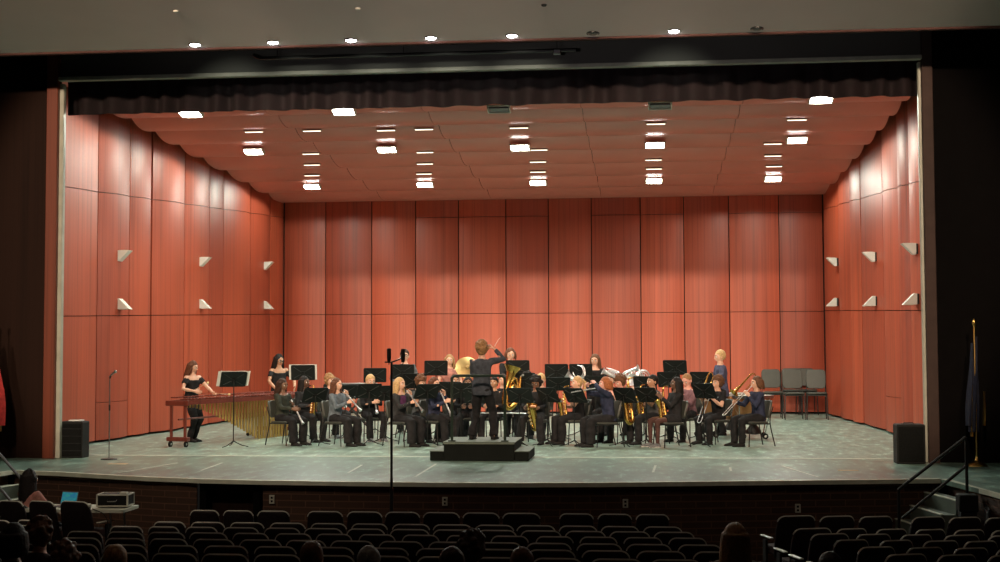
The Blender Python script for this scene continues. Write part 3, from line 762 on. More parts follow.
def put_stand(px, py, Y, face, label, tilt=20, page=None):
    p = onY(px, py, Y); hz = round(max(.6, p.z)/.08)*.08; key = (hz, tilt)
    if key not in STP: STP[key] = make_stand(hz, 'music_stand', tilt)
    o = inst(STP[key], (p.x, p.y, 0), PI+R(face), label)
    if page:
        w_, lab = page; T = Matrix.Translation((0, .0, hz)) @ Matrix.Rotation(R(tilt), 4, 'X')
        t = thing('sheet_music', (p.x, p.y, 0), PI+R(face), lab, 'sheet music')
        for s in (-1, 1):
            mb = MB(); rs = []
            for i in range(7):
                f = i/6; x = s*f*w_; d = .012+.02*math.sin(f*PI)*.8
                rs.append([(x, d, -.155), (x, d, .17), (x, d+.002, .17), (x, d+.002, -.155)])
            mb.rings(rs, 'paper', T); part(mb, 'page', t)
    return o

# ================================================================ INSTRUMENTS (mouthpiece at origin, +Y forward, Z up)
def orient(t, I, yaw=0, pitch=0, roll=0, off=(0, 0, 0), loc=None):
    t.location = loc if loc is not None else I['mouth']+(Matrix.Rotation(I['rz'], 3, 'Z') @ V(off))
    t.rotation_mode = 'XYZ'
    m_ = Matrix.Rotation(I['rz'], 4, 'Z') @ Matrix.Rotation(R(yaw), 4, 'Z') @ Matrix.Rotation(R(pitch), 4, 'X') @ Matrix.Rotation(R(roll), 4, 'Y')
    t.rotation_euler = m_.to_euler()
def clarinet(I, label, metal='silver', cat='woodwind', L=.62, pitch=-48, yaw=0):
    t = thing('clarinet', (0, 0, 0), 0, label, cat)
    mb = MB(); mb.tube([(0, .07, 0), (0, .12, 0), (0, L-.09, 0)], [.012, .014, .0155], metal, 9); part(mb, 'body', t)
    mb = MB(); mb.tube([(0, L-.10, 0), (0, L-.05, 0), (0, L, 0)], [.0155, .022, .036], metal, 12); part(mb, 'bell', t)
    mb = MB(); mb.tube([(0, -.02, 0), (0, .07, 0)], [.005, .012], 'black_plastic', 8); part(mb, 'mouthpiece', t)
    for i in range(6):
        mb = MB(); mb.tube([(0, .17+i*.055, .014), (0, .17+i*.055, .021)], .0085, 'silver', 8); part(mb, 'key', t)
    orient(t, I, yaw, pitch); return t
def flute(I, label, yaw=60, pitch=-8, off=(0, 0, 0)):
    t = thing('flute', (0, 0, 0), 0, label, 'flute')
    mb = MB(); mb.tube([(0, -.09, 0), (0, .58, 0)], .0105, 'silver', 9); part(mb, 'body', t)
    mb = MB(); mb.box((0, .0, .010), (.026, .03, .006), 'silver', bev=.002); part(mb, 'lip_plate', t)
    for i in range(9):
        mb = MB(); mb.tube([(0, .18+i*.038, .010), (0, .18+i*.038, .017)], .009, 'silver', 8); part(mb, 'key', t)
    orient(t, I, yaw, pitch, 0, off); return t
def sax(I, label, s=1., yaw=0, pitch=0, roll=0, name='saxophone'):
    t = thing(name, (0, 0, 0), 0, label, 'saxophone')
    q = lambda L_: [V((0, y, z))*s for y, z in L_]
    p1 = smooth_path(q([(.05, .01), (.10, .012), (.14, -.01), (.145, -.08), (.135, -.30), (.125, -.46), (.13, -.54), (.165, -.58), (.205, -.545), (.215, -.46)]), 5)
    mb = MB(); mb.tube(p1, [x*s for x in interp([.008, .010, .013, .015, .019, .025, .030, .034, .037], len(p1))], 'brass', 12, caps=True); part(mb, 'body', t)
    p2 = smooth_path(q([(.215, -.47), (.222, -.36), (.24, -.27), (.262, -.22)]), 5)
    mb = MB(); mb.tube(p2, [x*s for x in interp([.037, .042, .050, .066], len(p2))], 'brass', 16, caps=False)
    mb.tube([p2[-1]-V((0, .008, .016))*s, p2[-2]], [.05*s, .03*s], 'copper', 12); part(mb, 'bell', t)
    mb = MB(); mb.tube(q([(-.03, -.004), (.05, .01)]), [.005*s, .013*s], 'black_plastic', 8); part(mb, 'mouthpiece', t)
    for i in range(8):
        z = -.10-i*.055; mb = MB(); mb.tube([(.018*s, (.152-i*.001)*s, z*s), (.034*s, (.156)*s, z*s)], .015*s, 'sax_pad', 9); part(mb, 'key', t)
    for sx in (-1, 1):
        mb = MB(); mb.tube(q([(.16, -.12), (.152, -.45)]), .004*s, 'brass', 6, T=Matrix.Translation((sx*.02*s, 0, 0))); part(mb, 'key_rod', t)
    orient(t, I, yaw, pitch, roll); return t
def trombone(I, label, yaw=0, pitch=-30):
    t = thing('trombone', (0, 0, 0), 0, label, 'trombone')
    for sx in (-.045, .045):
        mb = MB(); mb.tube([(sx+.0, .02 if sx < 0 else .1, 0), (sx, .74, 0)], .008, 'silver', 8, T=Matrix.Translation((.045, 0, 0))); part(mb, 'slide_tube', t)
    mb = MB(); mb.tube([V((.045, .74, 0))+V((.045*math.cos(a), .045*math.sin(a), 0)) for a in [PI*i/8 for i in range(9)]], .009, 'silver', 8); part(mb, 'slide_bow', t)
    mb = MB(); mb.tube([(0, .0, 0), (0, -.02, 0), (0, .03, 0)], [.012, .013, .008], 'silver', 9); part(mb, 'mouthpiece', t)
    for y in (.10, .30):
        mb = MB(); mb.tube([(0, y, 0), (.09, y, 0)], .005, 'silver', 6); part(mb, 'brace', t)
    pts = smooth_path([(.09, .10, 0), (.09, -.10, .0), (.092, -.22, .0), (.10, -.27, .06), (.11, -.22, .12), (.11, 0, .12), (.11, .18, .12), (.11, .26, .12), (.11, .30, .12)], 5)
    mb = MB(); mb.tube(pts, interp([.009, .009, .010, .011, .013, .018, .028, .045, .095], len(pts)), 'brass', 16, caps=False); part(mb, 'bell', t)
    orient(t, I, yaw, pitch); return t
def tuba(loc, rz, label, s=1., m='brass', tilt=0, name='tuba'):
    t = thing(name, loc, rz, label, 'tuba'); t.rotation_euler = (0, R(tilt), rz)
    L = lambda pts: [V((x, y, z))*s for x, y, z in pts]
    pts = smooth_path(L([(-.10, 0, .38), (-.13, 0, .12), (-.12, 0, -.10), (-.02, 0, -.22), (.09, 0, -.15), (.11, 0, .05), (.10, 0, .26), (.09, 0, .42), (.085, 0, .52)]), 5)
    mb = MB(); mb.tube(pts, [x*s for x in interp([.018, .024, .032, .042, .05, .055, .065, .095, .165], len(pts))], m, 18, caps=False); part(mb, 'bell', t)
    for k, (w_, h_, y) in enumerate(((.075, .20, -.06), (.055, .15, .06), (.085, .26, .03))):
        rr = [V((w_*math.cos(a), y, .06+h_*math.sin(a)))*s for a in [2*PI*i/22 for i in range(23)]]
        mb = MB(); mb.tube(rr, (.014+.004*k)*s, m, 8); part(mb, 'coil', t)
    for k in range(3):
        mb = MB(); mb.lathe([(.017*s, -.06*s), (.019*s, -.05*s), (.019*s, .08*s), (.012*s, .09*s), (.006*s, .10*s), (.006*s, .12*s), (.012*s, .125*s)], 'silver', 10, T=Matrix.Translation(V((-.05+k*.045, -.10, .05))*s)); part(mb, 'valve', t)
    mb = MB(); mb.tube(L([(-.10, 0, .38), (-.11, .04, .42), (-.09, .12, .42), (-.07, .19, .40)]), [.012*s, .011*s, .009*s, .016*s], 'silver', 8); part(mb, 'mouthpipe', t)
    return t
def horn(loc, rz, label, m='brass'):
    t = thing('french_horn', loc, rz, label, 'french horn')
    for k, (r, y) in enumerate(((.15, 0), (.13, .03), (.10, -.02))):
        mb = MB(); mb.tube([(r*math.cos(a), y, r*math.sin(a)) for a in [2*PI*i/24 for i in range(25)]], .010+.003*(k == 0), m, 8); part(mb, 'coil', t)
    pts = smooth_path([(-.15, 0, 0), (-.14, .01, -.10), (-.02, .02, -.17), (.12, .04, -.16), (.22, .08, -.10), (.27, .12, -.06)], 5)
    mb = MB(); mb.tube(pts, interp([.012, .016, .024, .045, .08, .14], len(pts)), m, 18, caps=False); part(mb, 'bell', t)
    for k in range(3):
        mb = MB(); mb.lathe([(.016, -.03), (.018, .03), (.006, .035), (.006, .06)], 'silver', 9, T=Matrix.Translation((-.04+.04*k, -.04, .02))); part(mb, 'valve', t)
    return t

# ---------------------------------------------------------------- podium and rail
pc = onZ(479, 461)
PX = pc.x; PY = pc.y+.62
t = thing('podium', (PX, PY, 0), R(0), 'black stepped conductor podium with grey top at centre stage', 'podium')
mb = MB(); mb.box((0, 0, .15), (1.17, 1.25, .30), 'podium', bev=.01); mb.box((0, 0, .306), (1.19, 1.27, .014), 'podium_top', bev=.004); part(mb, 'platform', t, smooth=0)
for s in (-1, 1):
    mb = MB(); mb.box((s*.70, 0, .075), (.235, 1.2, .15), 'podium', bev=.01); mb.box((s*.70, 0, .156), (.25, 1.22, .014), 'podium_top', bev=.004); part(mb, 'step', t, smooth=0)
for s in (-1, 1):
    for z in (.07, .22): pass
mb = MB(); mb.box((0, -.63, .285), (1.18, .012, .02), 'podium_top'); part(mb, 'edge_band', t, smooth=0)
rl = thing('podium_rail', (PX+.0, PY-.52, .313), 0, 'dark green tubular safety rail on the audience side of the podium', 'rail')
xa, xb = -.46, .42
mb = MB(); mb.tube(smooth_path([(xa, 0, 0), (xa, 0, .55), (xa, 0, .98), (xa+.02, 0, 1.055), (xa+.09, 0, 1.08), (0, 0, 1.08), (xb-.09, 0, 1.08), (xb-.02, 0, 1.055), (xb, 0, .98), (xb, 0, .55), (xb, 0, 0)], 4), .023, 'rail_green', 9); part(mb, 'hoop', rl)
for x in (xa, xb):
    mb = MB(); mb.box((x, 0, .01), (.12, .12, .02), 'rail_green', bev=.004); part(mb, 'foot_plate', rl)
HZ = .313
# conductor
C1 = person(482, 348, PY-.02, 'conductor with curly sandy hair and dark shirt standing on the podium, back to the seats', h=1.64, face=170, pose='stand', lean=.04, hands=[(-.16, .40, 1.10, -.35, -.3, -.9), (.15, .27, 1.52, .75, -.1, -.75)], hair='curly', hc='sandy', top='slate', legs=[(-.17, -.04, 0), (.19, .04, 0)], z0=HZ, span=1.02)
t = thing('baton', C1['wr'][1], 0, 'thin white baton in the conductor\'s raised right hand', 'baton')
mb = MB(); mb.tube([(0, .0, .05), (.04, .22, .16), (.06, .34, .2)], [.003, .002, .001], 'paper', 6); part(mb, 'shaft', t)
mb = MB(); mb.ball((0, .0, .05), (.010, .016, .012), 'stick', 7); part(mb, 'grip', t)

# ---------------------------------------------------------------- the band
clar = [(-.03, .27, .97), (.03, .34, .83)]
clr2 = [(-.02, .26, .92), (.05, .35, .78)]
saxh = [(-.01, .23, .93), (.05, .24, .72)]
seatB = 'musician chairs on the stage'
def seated(px, py, Y, who, chair_lab, **k):
    I = person(px, py, Y, who, **k); put_chair(I, chair_lab, seatB); return I

# marimba player and marimba
mar_a = onZ(179, 447); mar_b = onZ(270, 436)
mar_a.z = mar_b.z = 0
P1 = person(193, 368, 26.6, 'marimba player in off-shoulder black top and black tights standing at the left', h=1.62, face=62, pose='stand', lean=.08, look=(-8, -14), hands=[(-.20, .42, .98, -.7, -.3, -.5), (.17, .28, 1.02, .7, -.3, -.5)], hair='wavy', hc='auburn', skin='fair', top='black', sleeve='off', neckline='off', bottom='black', wide=.62, legs=[(-.08, 0, 0), (.09, .06, 0)])
ax = (mar_b-mar_a); ML = ax.length+.35; rzm = math.atan2(ax.y, ax.x); mo = mar_a-ax.normalized()*.05
t = thing('marimba', mo, rzm, 'long rosewood marimba with gold resonator tubes and wheeled frame at stage left edge', 'marimba')
# local x runs from the narrow treble end (0) to the wide bass end (ML); -y faces the seats
def wd(x): return .20+.25*x/ML
mb = MB()
for s in (-1, 1):
    mb.rings([[(x, s*wd(x)-.02, .80), (x, s*wd(x)+.02, .80), (x, s*wd(x)+.02, .88), (x, s*wd(x)-.02, .88)] for x in (0, ML)], 'rosewood')
mb.box((-.02, 0, .83), (.06, 2*wd(0)+.1, .10), 'rosewood', bev=.01); mb.box((ML+.02, 0, .83), (.06, 2*wd(ML)+.1, .10), 'rosewood', bev=.01); part(mb, 'rails', t, smooth=0)
for x in (.02, ML-.02):
    for s in (-1, 1):
        mb = MB(); mb.box((x, s*(wd(x)-.05), .46), (.05, .05, .66), 'rosewood', bev=.008); part(mb, 'leg', t, smooth=0)
    mb = MB(); mb.box((x, 0, .15), (.12, 2*wd(x)+.06, .08), 'rosewood', bev=.012); part(mb, 'foot_beam', t, smooth=0)
    for s in (-1, 1):
        mb = MB(); T = Matrix.Translation((x, s*(wd(x)-.03), .055)) @ Matrix.Rotation(R(90), 4, 'X')
        mb.lathe([(.02, -.012), (.055, -.018), (.055, .018), (.02, .012)], 'black_plastic', 14, T); mb.lathe([(.001, -.02), (.025, -.02), (.025, .02), (.001, .02)], 'steel', 12, T)
        mb.tube([(x, s*(wd(x)-.03), .055), (x, s*(wd(x)-.03), .13)], .012, 'steel', 6); part(mb, 'caster', t)
mb = MB(); mb.tube([(.02, 0, .52), (ML-.02, 0, .52)], .018, 'rosewood', 8); part(mb, 'stretcher', t)
nb = 34
bars = None
for i in range(nb):
    x = .06+(ML-.12)*i/(nb-1); L_ = .16+.20*(i/nb)
    for row, (y, z) in enumerate(((-wd(x)*.5, .905), (wd(x)*.5, .935))):
        if row and i % 7 in (2, 6): continue
        mb = MB(); mb.box((x, y, z), (.058, L_, .022), 'rosewood', bev=.005); part(mb, 'bar', t, smooth=0)
for i in range(nb):
    x = .10+(ML-.16)*i/(nb-1); f = (x-.1)/ML
    L_ = .06+.74*min(1, max(0, (f-.05)/.60))**1.25
    mb = MB(); y = -wd(x)*.62
    mb.tube([(x, y, .80), (x, y, .80-L_)], .027 if f > .3 else .022, 'resonator', 10); part(mb, 'resonator', t)
t = thing('mallet', P1['wr'][1], 0, 'yarn mallet in the marimba player\'s raised hand', 'mallet', 'marimba mallets')
mb = MB(); mb.tube([(0, -.02, .03), (.28, -.1, .16)], .004, 'stick', 6); part(mb, 'shaft', t); mb = MB(); mb.ball((.30, -.105, .17), .026, 'mallet', 8); part(mb, 'head', t)
t = thing('mallet', P1['wr'][0], 0, 'yarn mallet held low over the marimba bars', 'mallet', 'marimba mallets')
mb = MB(); mb.tube([(0, 0, 0), (.3, .02, -.03)], .004, 'stick', 6); part(mb, 'shaft', t); mb = MB(); mb.ball((.32, .02, -.03), .026, 'mallet', 8); part(mb, 'head', t)
put_stand(233.5, 380.5, 25.2, 212, 'tall music stand in front of the marimba', tilt=30, page=(.31, 'open white folder on the tall stand before the marimba'))

# second percussion player and xylophone
P2 = person(279, 362.5, 29.4, 'standing percussionist in off-shoulder black top, long dark hair and glasses', h=1.74, face=45, pose='stand', lean=.04, look=(-6, -14), hands=[(-.24, .30, 1.02, -.9, -.3, -.3), (.22, .30, .98, .9, -.3, -.3)], hair='long', hc='black', skin='tan', top='black', sleeve='off', neckline='off', bottom='black', gls=True)
xp = onY(272, 389, 28.7)
t = thing('xylophone', (xp.x, 28.75, 0), R(8), 'small dark xylophone on a wheeled frame behind the marimba', 'xylophone')
mb = MB()
for s in (-1, 1): mb.box((0, s*.2, .88), (1.1, .04, .06), 'rosewood', bev=.008)
for s in (-1, 1): mb.box((s*.55, 0, .88), (.05, .46, .08), 'rosewood', bev=.008)
part(mb, 'rails', t, smooth=0)
for i in range(20):
    mb = MB(); mb.box((-.5+i*.0526, 0, .925), (.042, .34-.006*i, .02), 'rosewood', bev=.004); part(mb, 'bar', t, smooth=0)
for s in (-1, 1):
    for q in (-1, 1):
        mb = MB(); mb.tube([(s*.5, q*.17, .86), (s*.5, q*.17, .06)], .018, 'chrome_dim', 7); mb.ball((s*.5, q*.17, .04), .04, 'black_plastic', 8); part(mb, 'leg', t)
put_stand(303, 371.5, 28.0, 190, 'music stand before the percussionist with glasses', tilt=14, page=(.29, 'white sheets on the stand before the percussionist with glasses'))

A = seated(282.5, 388.5, 25.9, 'seated clarinetist in charcoal long sleeves, leftmost of the front row', 'chair under the leftmost front-row clarinetist', h=1.60, face=62, lean=.02, look=(0, -8), hands=[(-.03, .26, .78), (.06, .34, .70)], hair='wavy', hc='darkbrown', skin='brown', top='olive', neckline='scoop', wide=1.3)
clarinet(A, 'silver clarinet held low by the leftmost front-row player', loc_ := 'silver', pitch=-58) if 0 else None
c_ = clarinet(A, 'silver clarinet held low by the leftmost front-row player', pitch=-56); c_.location = A['T'] @ V((0, .20, .93))
A = seated(304.5, 385.5, 26.9, 'seated dark-haired saxophonist in charcoal jacket, second from the left', 'chair under the saxophonist second from the left', h=1.66, face=58, look=(-6, 0), hands=saxh, hair='long', hc='black', skin='dark', top='charcoal', wide=1.1)
sax(A, 'gold alto saxophone held beside the left stand', roll=-8)
A = seated(330, 383, 28.2, 'seated player with light brown hair behind the grey-blue hoodie', 'chair behind the player in the grey-blue hoodie', h=1.66, face=50, hands=clar, hair='curly', hc='sandy', top='black', shoe='shoe_grey')
clarinet(A, 'silver clarinet of the half hidden player with light brown hair')
A = seated(337, 386.5, 25.75, 'seated clarinetist in grey-blue hoodie with long brown hair', 'chair under the clarinetist in the grey-blue hoodie', h=1.62, face=64, lean=.08, look=(0, 0), hands=clar, hair='wavy', hc='auburn', top='greyblue', wide=1.3)
clarinet(A, 'silver clarinet played by the girl in the grey-blue hoodie', pitch=-42)
A = seated(370.5, 378, 27.2, 'seated blond player in black jacket behind a music stand', 'chair under the blond player in the black jacket', h=1.70, face=30, look=(0, -10), hands=clr2, hair='short', hc='blond', top='black', shoe='shoe_grey')
clarinet(A, 'silver clarinet of the blond player in black jacket', pitch=-60)
A = seated(400, 385.5, 25.75, 'seated clarinetist with very long blond hair, black cardigan and purple top', 'chair under the clarinetist with very long blond hair', h=1.64, face=60, lean=.05, look=(0, 0), hands=clar, hair='long', hc='blond', skin='fair', top='charcoal', neckline='scoop', wide=1.35)
mb = MB(); mb.rings([ell(V((0, .0+t_*.05+.02, .535+t_)), rx, .118, V((1, 0, 0)), V((0, 1, 0))) for t_, rx in ((.20, .10), (.3, .115), (.38, .11), (.42, .08))], 'cloth_purple'); part(mb, 'purple_top', A['root'], label='purple scoop top under the cardigan')
clarinet(A, 'silver clarinet played by the girl with very long blond hair', pitch=-44)
A = person(404.5, 354.5, 30.0, 'standing player with short dark hair and glasses behind a black stand at the back', h=1.84, face=8, pose='stand', hands=[(-.2, .3, 1.05), (.2, .3, 1.05)], hair='short', hc='darkbrown', top='grey', gls=True)
A = seated(411, 380, 28.0, 'seated player with long red hair behind the very long blond hair', 'chair under the seated player with long red hair', h=1.66, face=40, hands=clar, hair='long', hc='red', top='black')
clarinet(A, 'silver clarinet of the player with long red hair')
A = seated(421, 382, 26.9, 'seated boy with short brown hair in grey shirt, head bowed', 'chair under the boy with bowed brown head', h=1.66, face=50, lean=.1, look=(0, -20), hands=clr2, hair='curly', hc='brown', top='grey', sleeve='short')
clarinet(A, 'silver clarinet of the boy with bowed brown head', pitch=-62)
A = seated(434.5, 385.5, 26.1, 'seated clarinetist with auburn hair and navy jacket left of the podium', 'chair under the clarinetist left of the podium', h=1.64, face=56, look=(0, -4), hands=clar, hair='wavy', hc='auburn', top='navy', wide=1.15)
clarinet(A, 'silver clarinet played just left of the podium', pitch=-58)
A = person(449.5, 359.5, 30.2, 'standing player with long blond hair at the back, left of the conductor', h=1.72, face=10, pose='stand', hands=[(-.15, .32, 1.05), (.2, .36, 1.0)], hair='wavy', hc='sandy', top='rose', sleeve='short')
A = seated(455, 379, 28.1, 'seated player whose face shows left of the podium rail', 'chair under the player behind the podium rail', h=1.66, face=20, hands=clr2, hair='short', hc='darkbrown', skin='tan', top='black', sleeve='short')
clarinet(A, 'silver clarinet behind the podium rail', pitch=-62)
A = seated(468, 387, 27.2, 'seated player in black hidden behind the conductor\'s legs, left one', 'chair behind the conductor, left one', h=1.6, face=5, hands=[(-.12, .32, .70), (.12, .32, .70)], hair='bob', hc='black', skin='brown', top='black')
t = flute(A, 'silver flute lying across the lap left of the conductor\'s legs', yaw=80, pitch=0); t.location = onY(479, 413, 26.85)
A = seated(494, 386, 27.3, 'seated player in black hidden behind the conductor\'s legs, right one', 'chair behind the conductor, right one', h=1.6, face=-10, hands=[(-.12, .32, .70), (.12, .32, .70)], hair='short', hc='black', skin='tan', top='black')
t = flute(A, 'silver flute lying across the lap behind the conductor\'s right leg', yaw=82, pitch=0); t.location = onY(503, 413, 26.95)
A = person(510.5, 352, 30.0, 'standing player with shoulder-length brown hair behind the gold tuba', h=1.86, face=12, pose='stand', look=(0, -10), hands=[(-.15, .3, 1.1), (.2, .36, 1.0)], hair='bob', hc='auburn', top='black')
A = seated(503, 383.5, 28.6, 'seated tuba player mostly hidden behind the gold tuba', 'chair under the tuba player', h=1.66, face=0, hands=[(-.1, .3, .85), (.12, .32, .75)], hair='short', hc='darkbrown', top='black')
p = onY(511, 396, 27.2); tuba(p, R(205), 'large gold tuba, bell up, right of the conductor', 1.12, tilt=-14)
A = seated(528, 377, 28.4, 'seated player with round black afro hair behind the stands', 'chair under the player with round black afro hair', h=1.70, face=-5, look=(0, -25), hands=saxh, hair='afro', hc='black', skin='brown', top='black')
p = onY(519, 412, 26.3)
A2 = dict(mouth=p+V((0, 0, .42)), rz=PI+R(-20), T=Matrix.Translation(p))
sax(A2, 'large gold baritone saxophone standing right of the podium', 1.35, roll=16, yaw=60)
A = seated(541, 377.5, 28.9, 'seated blond player whose hair shows above the stands', 'chair under the blond player above the stands', h=1.68, face=-10, look=(0, -25), hands=saxh, hair='short', hc='blond', top='black')
A = seated(536, 384.5, 26.6, 'seated player with glasses facing the seats behind two stands', 'chair under the player with glasses facing the seats', h=1.62, face=-12, look=(4, -14), hands=[(-.14, .36, .70), (.14, .36, .70)], hair='afro', hc='black', skin='brown', top='black', wide=1.25, gls=True, legs=[(-.22, .42, 0), (.2, .46, 0)])
A = seated(577, 386, 26.5, 'seated saxophonist with blond ponytail right of the stands', 'chair under the saxophonist with blond ponytail', h=1.64, face=-62, hands=saxh, hair='ponytail', hc='blond', top='black', sleeve='none', neckline='scoop', wide=1.2)
sax(A, 'gold tenor saxophone of the player with blond ponytail', 1.1, roll=6)
A = person(595, 364, 29.6, 'standing girl with long brown hair and black top at the back', h=1.72, face=-5, pose='stand', look=(6, -8), hands=[(-.2, .3, .95), (.28, .3, .95)], hair='long', hc='brown', top='black', sleeve='short', neckline='scoop')
A = seated(605, 384, 25.75, 'flutist with short red hair and navy shirt on a chair right of centre', 'chair under the red-haired flutist', h=1.66, face=-68, lean=.14, look=(4, 0), hands=[(-.06, .30, 1.19, -.8, -.1, -.5), (.02, .42, 1.14, .8, .1, -.5)], hair='bob', hc='red', skin='pink', top='navy', wide=1.35)
flute(A, 'silver flute played sideways by the red-haired flutist', yaw=8, pitch=-8, off=(0, .01, 0))
A = seated(620, 384, 27.0, 'seated player with curly brown hair and bare arms behind the flutist', 'chair behind the flutist', h=1.66, face=-50, lean=.12, look=(0, -22), hands=saxh, hair='curly', hc='brown', skin='pink', top='black', sleeve='short')
p = onY(637, 384, 26.3)
A3 = dict(mouth=p+V((0, 0, .1)), rz=PI+R(-55), T=Matrix.Translation(p)); sax(A3, 'large gold saxophone curving up behind the right-hand stands', 1.45, roll=8)
for (u, v, lab, tl, sc_) in ((608, 371, 'silver euphonium at the back, left of two', -62, .8), (633, 373, 'silver euphonium at the back, right of two', -75, .8)):
    pass
p = onY(615, 374, 29.2); tuba(p, R(185), 'silver euphonium behind the stands, leftmost of three pieces of silver brass', .52, 'silver', 66, 'euphonium')
p = onY(628, 374, 29.0); tuba(p, R(165), 'silver euphonium behind the stands, middle of three pieces of silver brass', .50, 'silver', -72, 'euphonium')
p = onY(643, 377, 28.9); horn(p, R(200), 'silver horn behind the stands, rightmost of three pieces of silver brass', 'silver')
p = onY(579, 371.5, 29.0); horn(p, R(150), 'french horn with bright rings behind the middle stands', 'silver')
A = seated(611, 384, 29.4, 'seated brass player hidden behind the curly brown head', 'chair behind the curly brown head', h=1.62, face=-30, hands=saxh, hair='short', hc='darkbrown', top='black')
A = seated(641, 388, 29.4, 'seated brass player mostly hidden behind the gold curve of brass', 'chair behind the gold curve of brass', h=1.62, face=-30, hands=saxh, hair='short', hc='black', top='black')
A = seated(652.5, 381.5, 26.6, 'seated saxophonist with short black hair and grey polo shirt', 'chair under the saxophonist in grey polo', h=1.70, face=-58, lean=.03, hands=saxh, hair='short', hc='black', skin='tan', top='grey', sleeve='short')
sax(A, 'gold alto saxophone of the player in grey polo', 1.0, roll=5)
A = seated(676, 384, 25.8, 'seated saxophonist in short black dress and dark tights with long black hair', 'chair under the saxophonist in the black dress', h=1.64, face=-64, lean=-.06, look=(0, 4), hands=[(-.02, .27, .92), (.04, .27, .72)], hair='long', hc='black', skin='dark', top='black', skirt=True, shoe='shoe_grey', gls=True)
sax(A, 'gold alto saxophone played in front of the black dress', 1.05, roll=6)
A = seated(687, 379, 27.4, 'seated player in mauve shirt with bowed pale head', 'chair under the player in the mauve shirt', h=1.72, face=-35, lean=.1, look=(0, -30), hands=saxh, hair='buzz', hc='sandy', skin='pink', top='mauve')
A = person(720, 358, 29.2, 'standing boy with blond hair and dark blue shirt at the right', h=1.80, face=-75, pose='stand', look=(0, -6), hands=[(-.15, .32, 1.02), (.15, .32, 1.0)], hair='short', hc='blond', top='blue')
A = seated(717.5, 381, 26.7, 'seated brass player in black tee with curly brown hair, below the standing boy', 'chair under the player in black tee', h=1.62, face=-48, lean=.04, hands=[(-.08, .26, .88), (.10, .36, .86)], hair='curly', hc='brown', top='black', sleeve='short', legs=[(-.16, .40, 0), (.16, .36, 0)])
trombone(A, 'gold trombone of the player in black tee', yaw=6, pitch=-60)
A = seated(756.5, 382, 26.1, 'trombonist in dark navy with shoulder-length brown hair, rightmost of the band', 'chair under the rightmost trombonist', h=1.66, face=-66, lean=.06, hands=[(-.08, .24, .94), (.10, .42, .82)], hair='bob', hc='brown', top='navy', bottom='black', wide=1.0)
trombone(A, 'gold and silver trombone of the rightmost player', yaw=4, pitch=-42)

# ---------------------------------------------------------------- music stands
ST = [(315, 397, 25.9, 218, 'music stand in front of the dark-haired saxophonist', 30), (345, 391, 27.6, 204, 'small-looking music stand behind the hoodie clarinetist\'s arm', 24),
      (375, 374, 29.3, 192, 'music stand behind the blond head in black jacket', 18), (368.5, 393, 25.8, 218, 'music stand in front of the blond player in black jacket', 32),
      (384, 395, 27.0, 204, 'music stand left of the very long blond hair', 20), (402.5, 370, 28.9, 192, 'music stand in front of the standing player with glasses', 16),
      (427, 392.5, 25.6, 218, 'music stand in front of the clarinetist with auburn hair', 32), (414, 382, 27.2, 204, 'music stand between the red hair and the bowed brown head', 22),
      (461, 392, 26.2, 188, 'music stand behind the left post of the podium rail', 28), (436, 367, 28.7, 192, 'wide music stand at the back left of the conductor', 14), (449, 391, 26.9, 185, 'music stand behind the clarinetist left of the podium', 22),
      (478, 396, 25.4, 188, 'music stand behind the conductor\'s knees', 30), (520, 395, 25.7, 166, 'front music stand just right of the podium', 30), (548, 396.5, 25.9, 142, 'front music stand second to the right of the podium', 32),
      (523, 382, 27.5, 185, 'music stand in front of the round afro hair', 18), (556.5, 369.5, 29.0, 180, 'high music stand at the back, alone against the wall', 16), (558, 385, 27.8, 185, 'low flat music stand behind the front pair', 34),
      (575, 397, 25.7, 142, 'music stand in front of the blond ponytail', 32), (581, 370, 29.0, 170, 'music stand left of the standing girl in black', 16), (596, 384, 28.0, 158, 'music stand in front of the standing girl in black', 16),
      (624.5, 394, 25.8, 142, 'music stand just right of the flutist', 28), (647, 394, 26.0, 142, 'music stand in front of the player in grey polo', 30), (645, 382, 27.8, 158, 'music stand behind the player in grey polo', 18),
      (675, 366, 28.8, 170, 'highest music stand above the mauve shirt', 20), (669, 380, 28.2, 158, 'music stand behind the saxophonist in the black dress', 16), (704, 389, 25.9, 142, 'music stand left of the player in black tee', 28), (702, 379, 28.2, 158, 'music stand in front of the standing boy in blue', 14), (518, 369, 29.2, 180, 'music stand in front of the standing player behind the tuba', 14)]
for u, v, Y, f, lab, tl in ST: put_stand(u, v, Y, f, lab, tl)

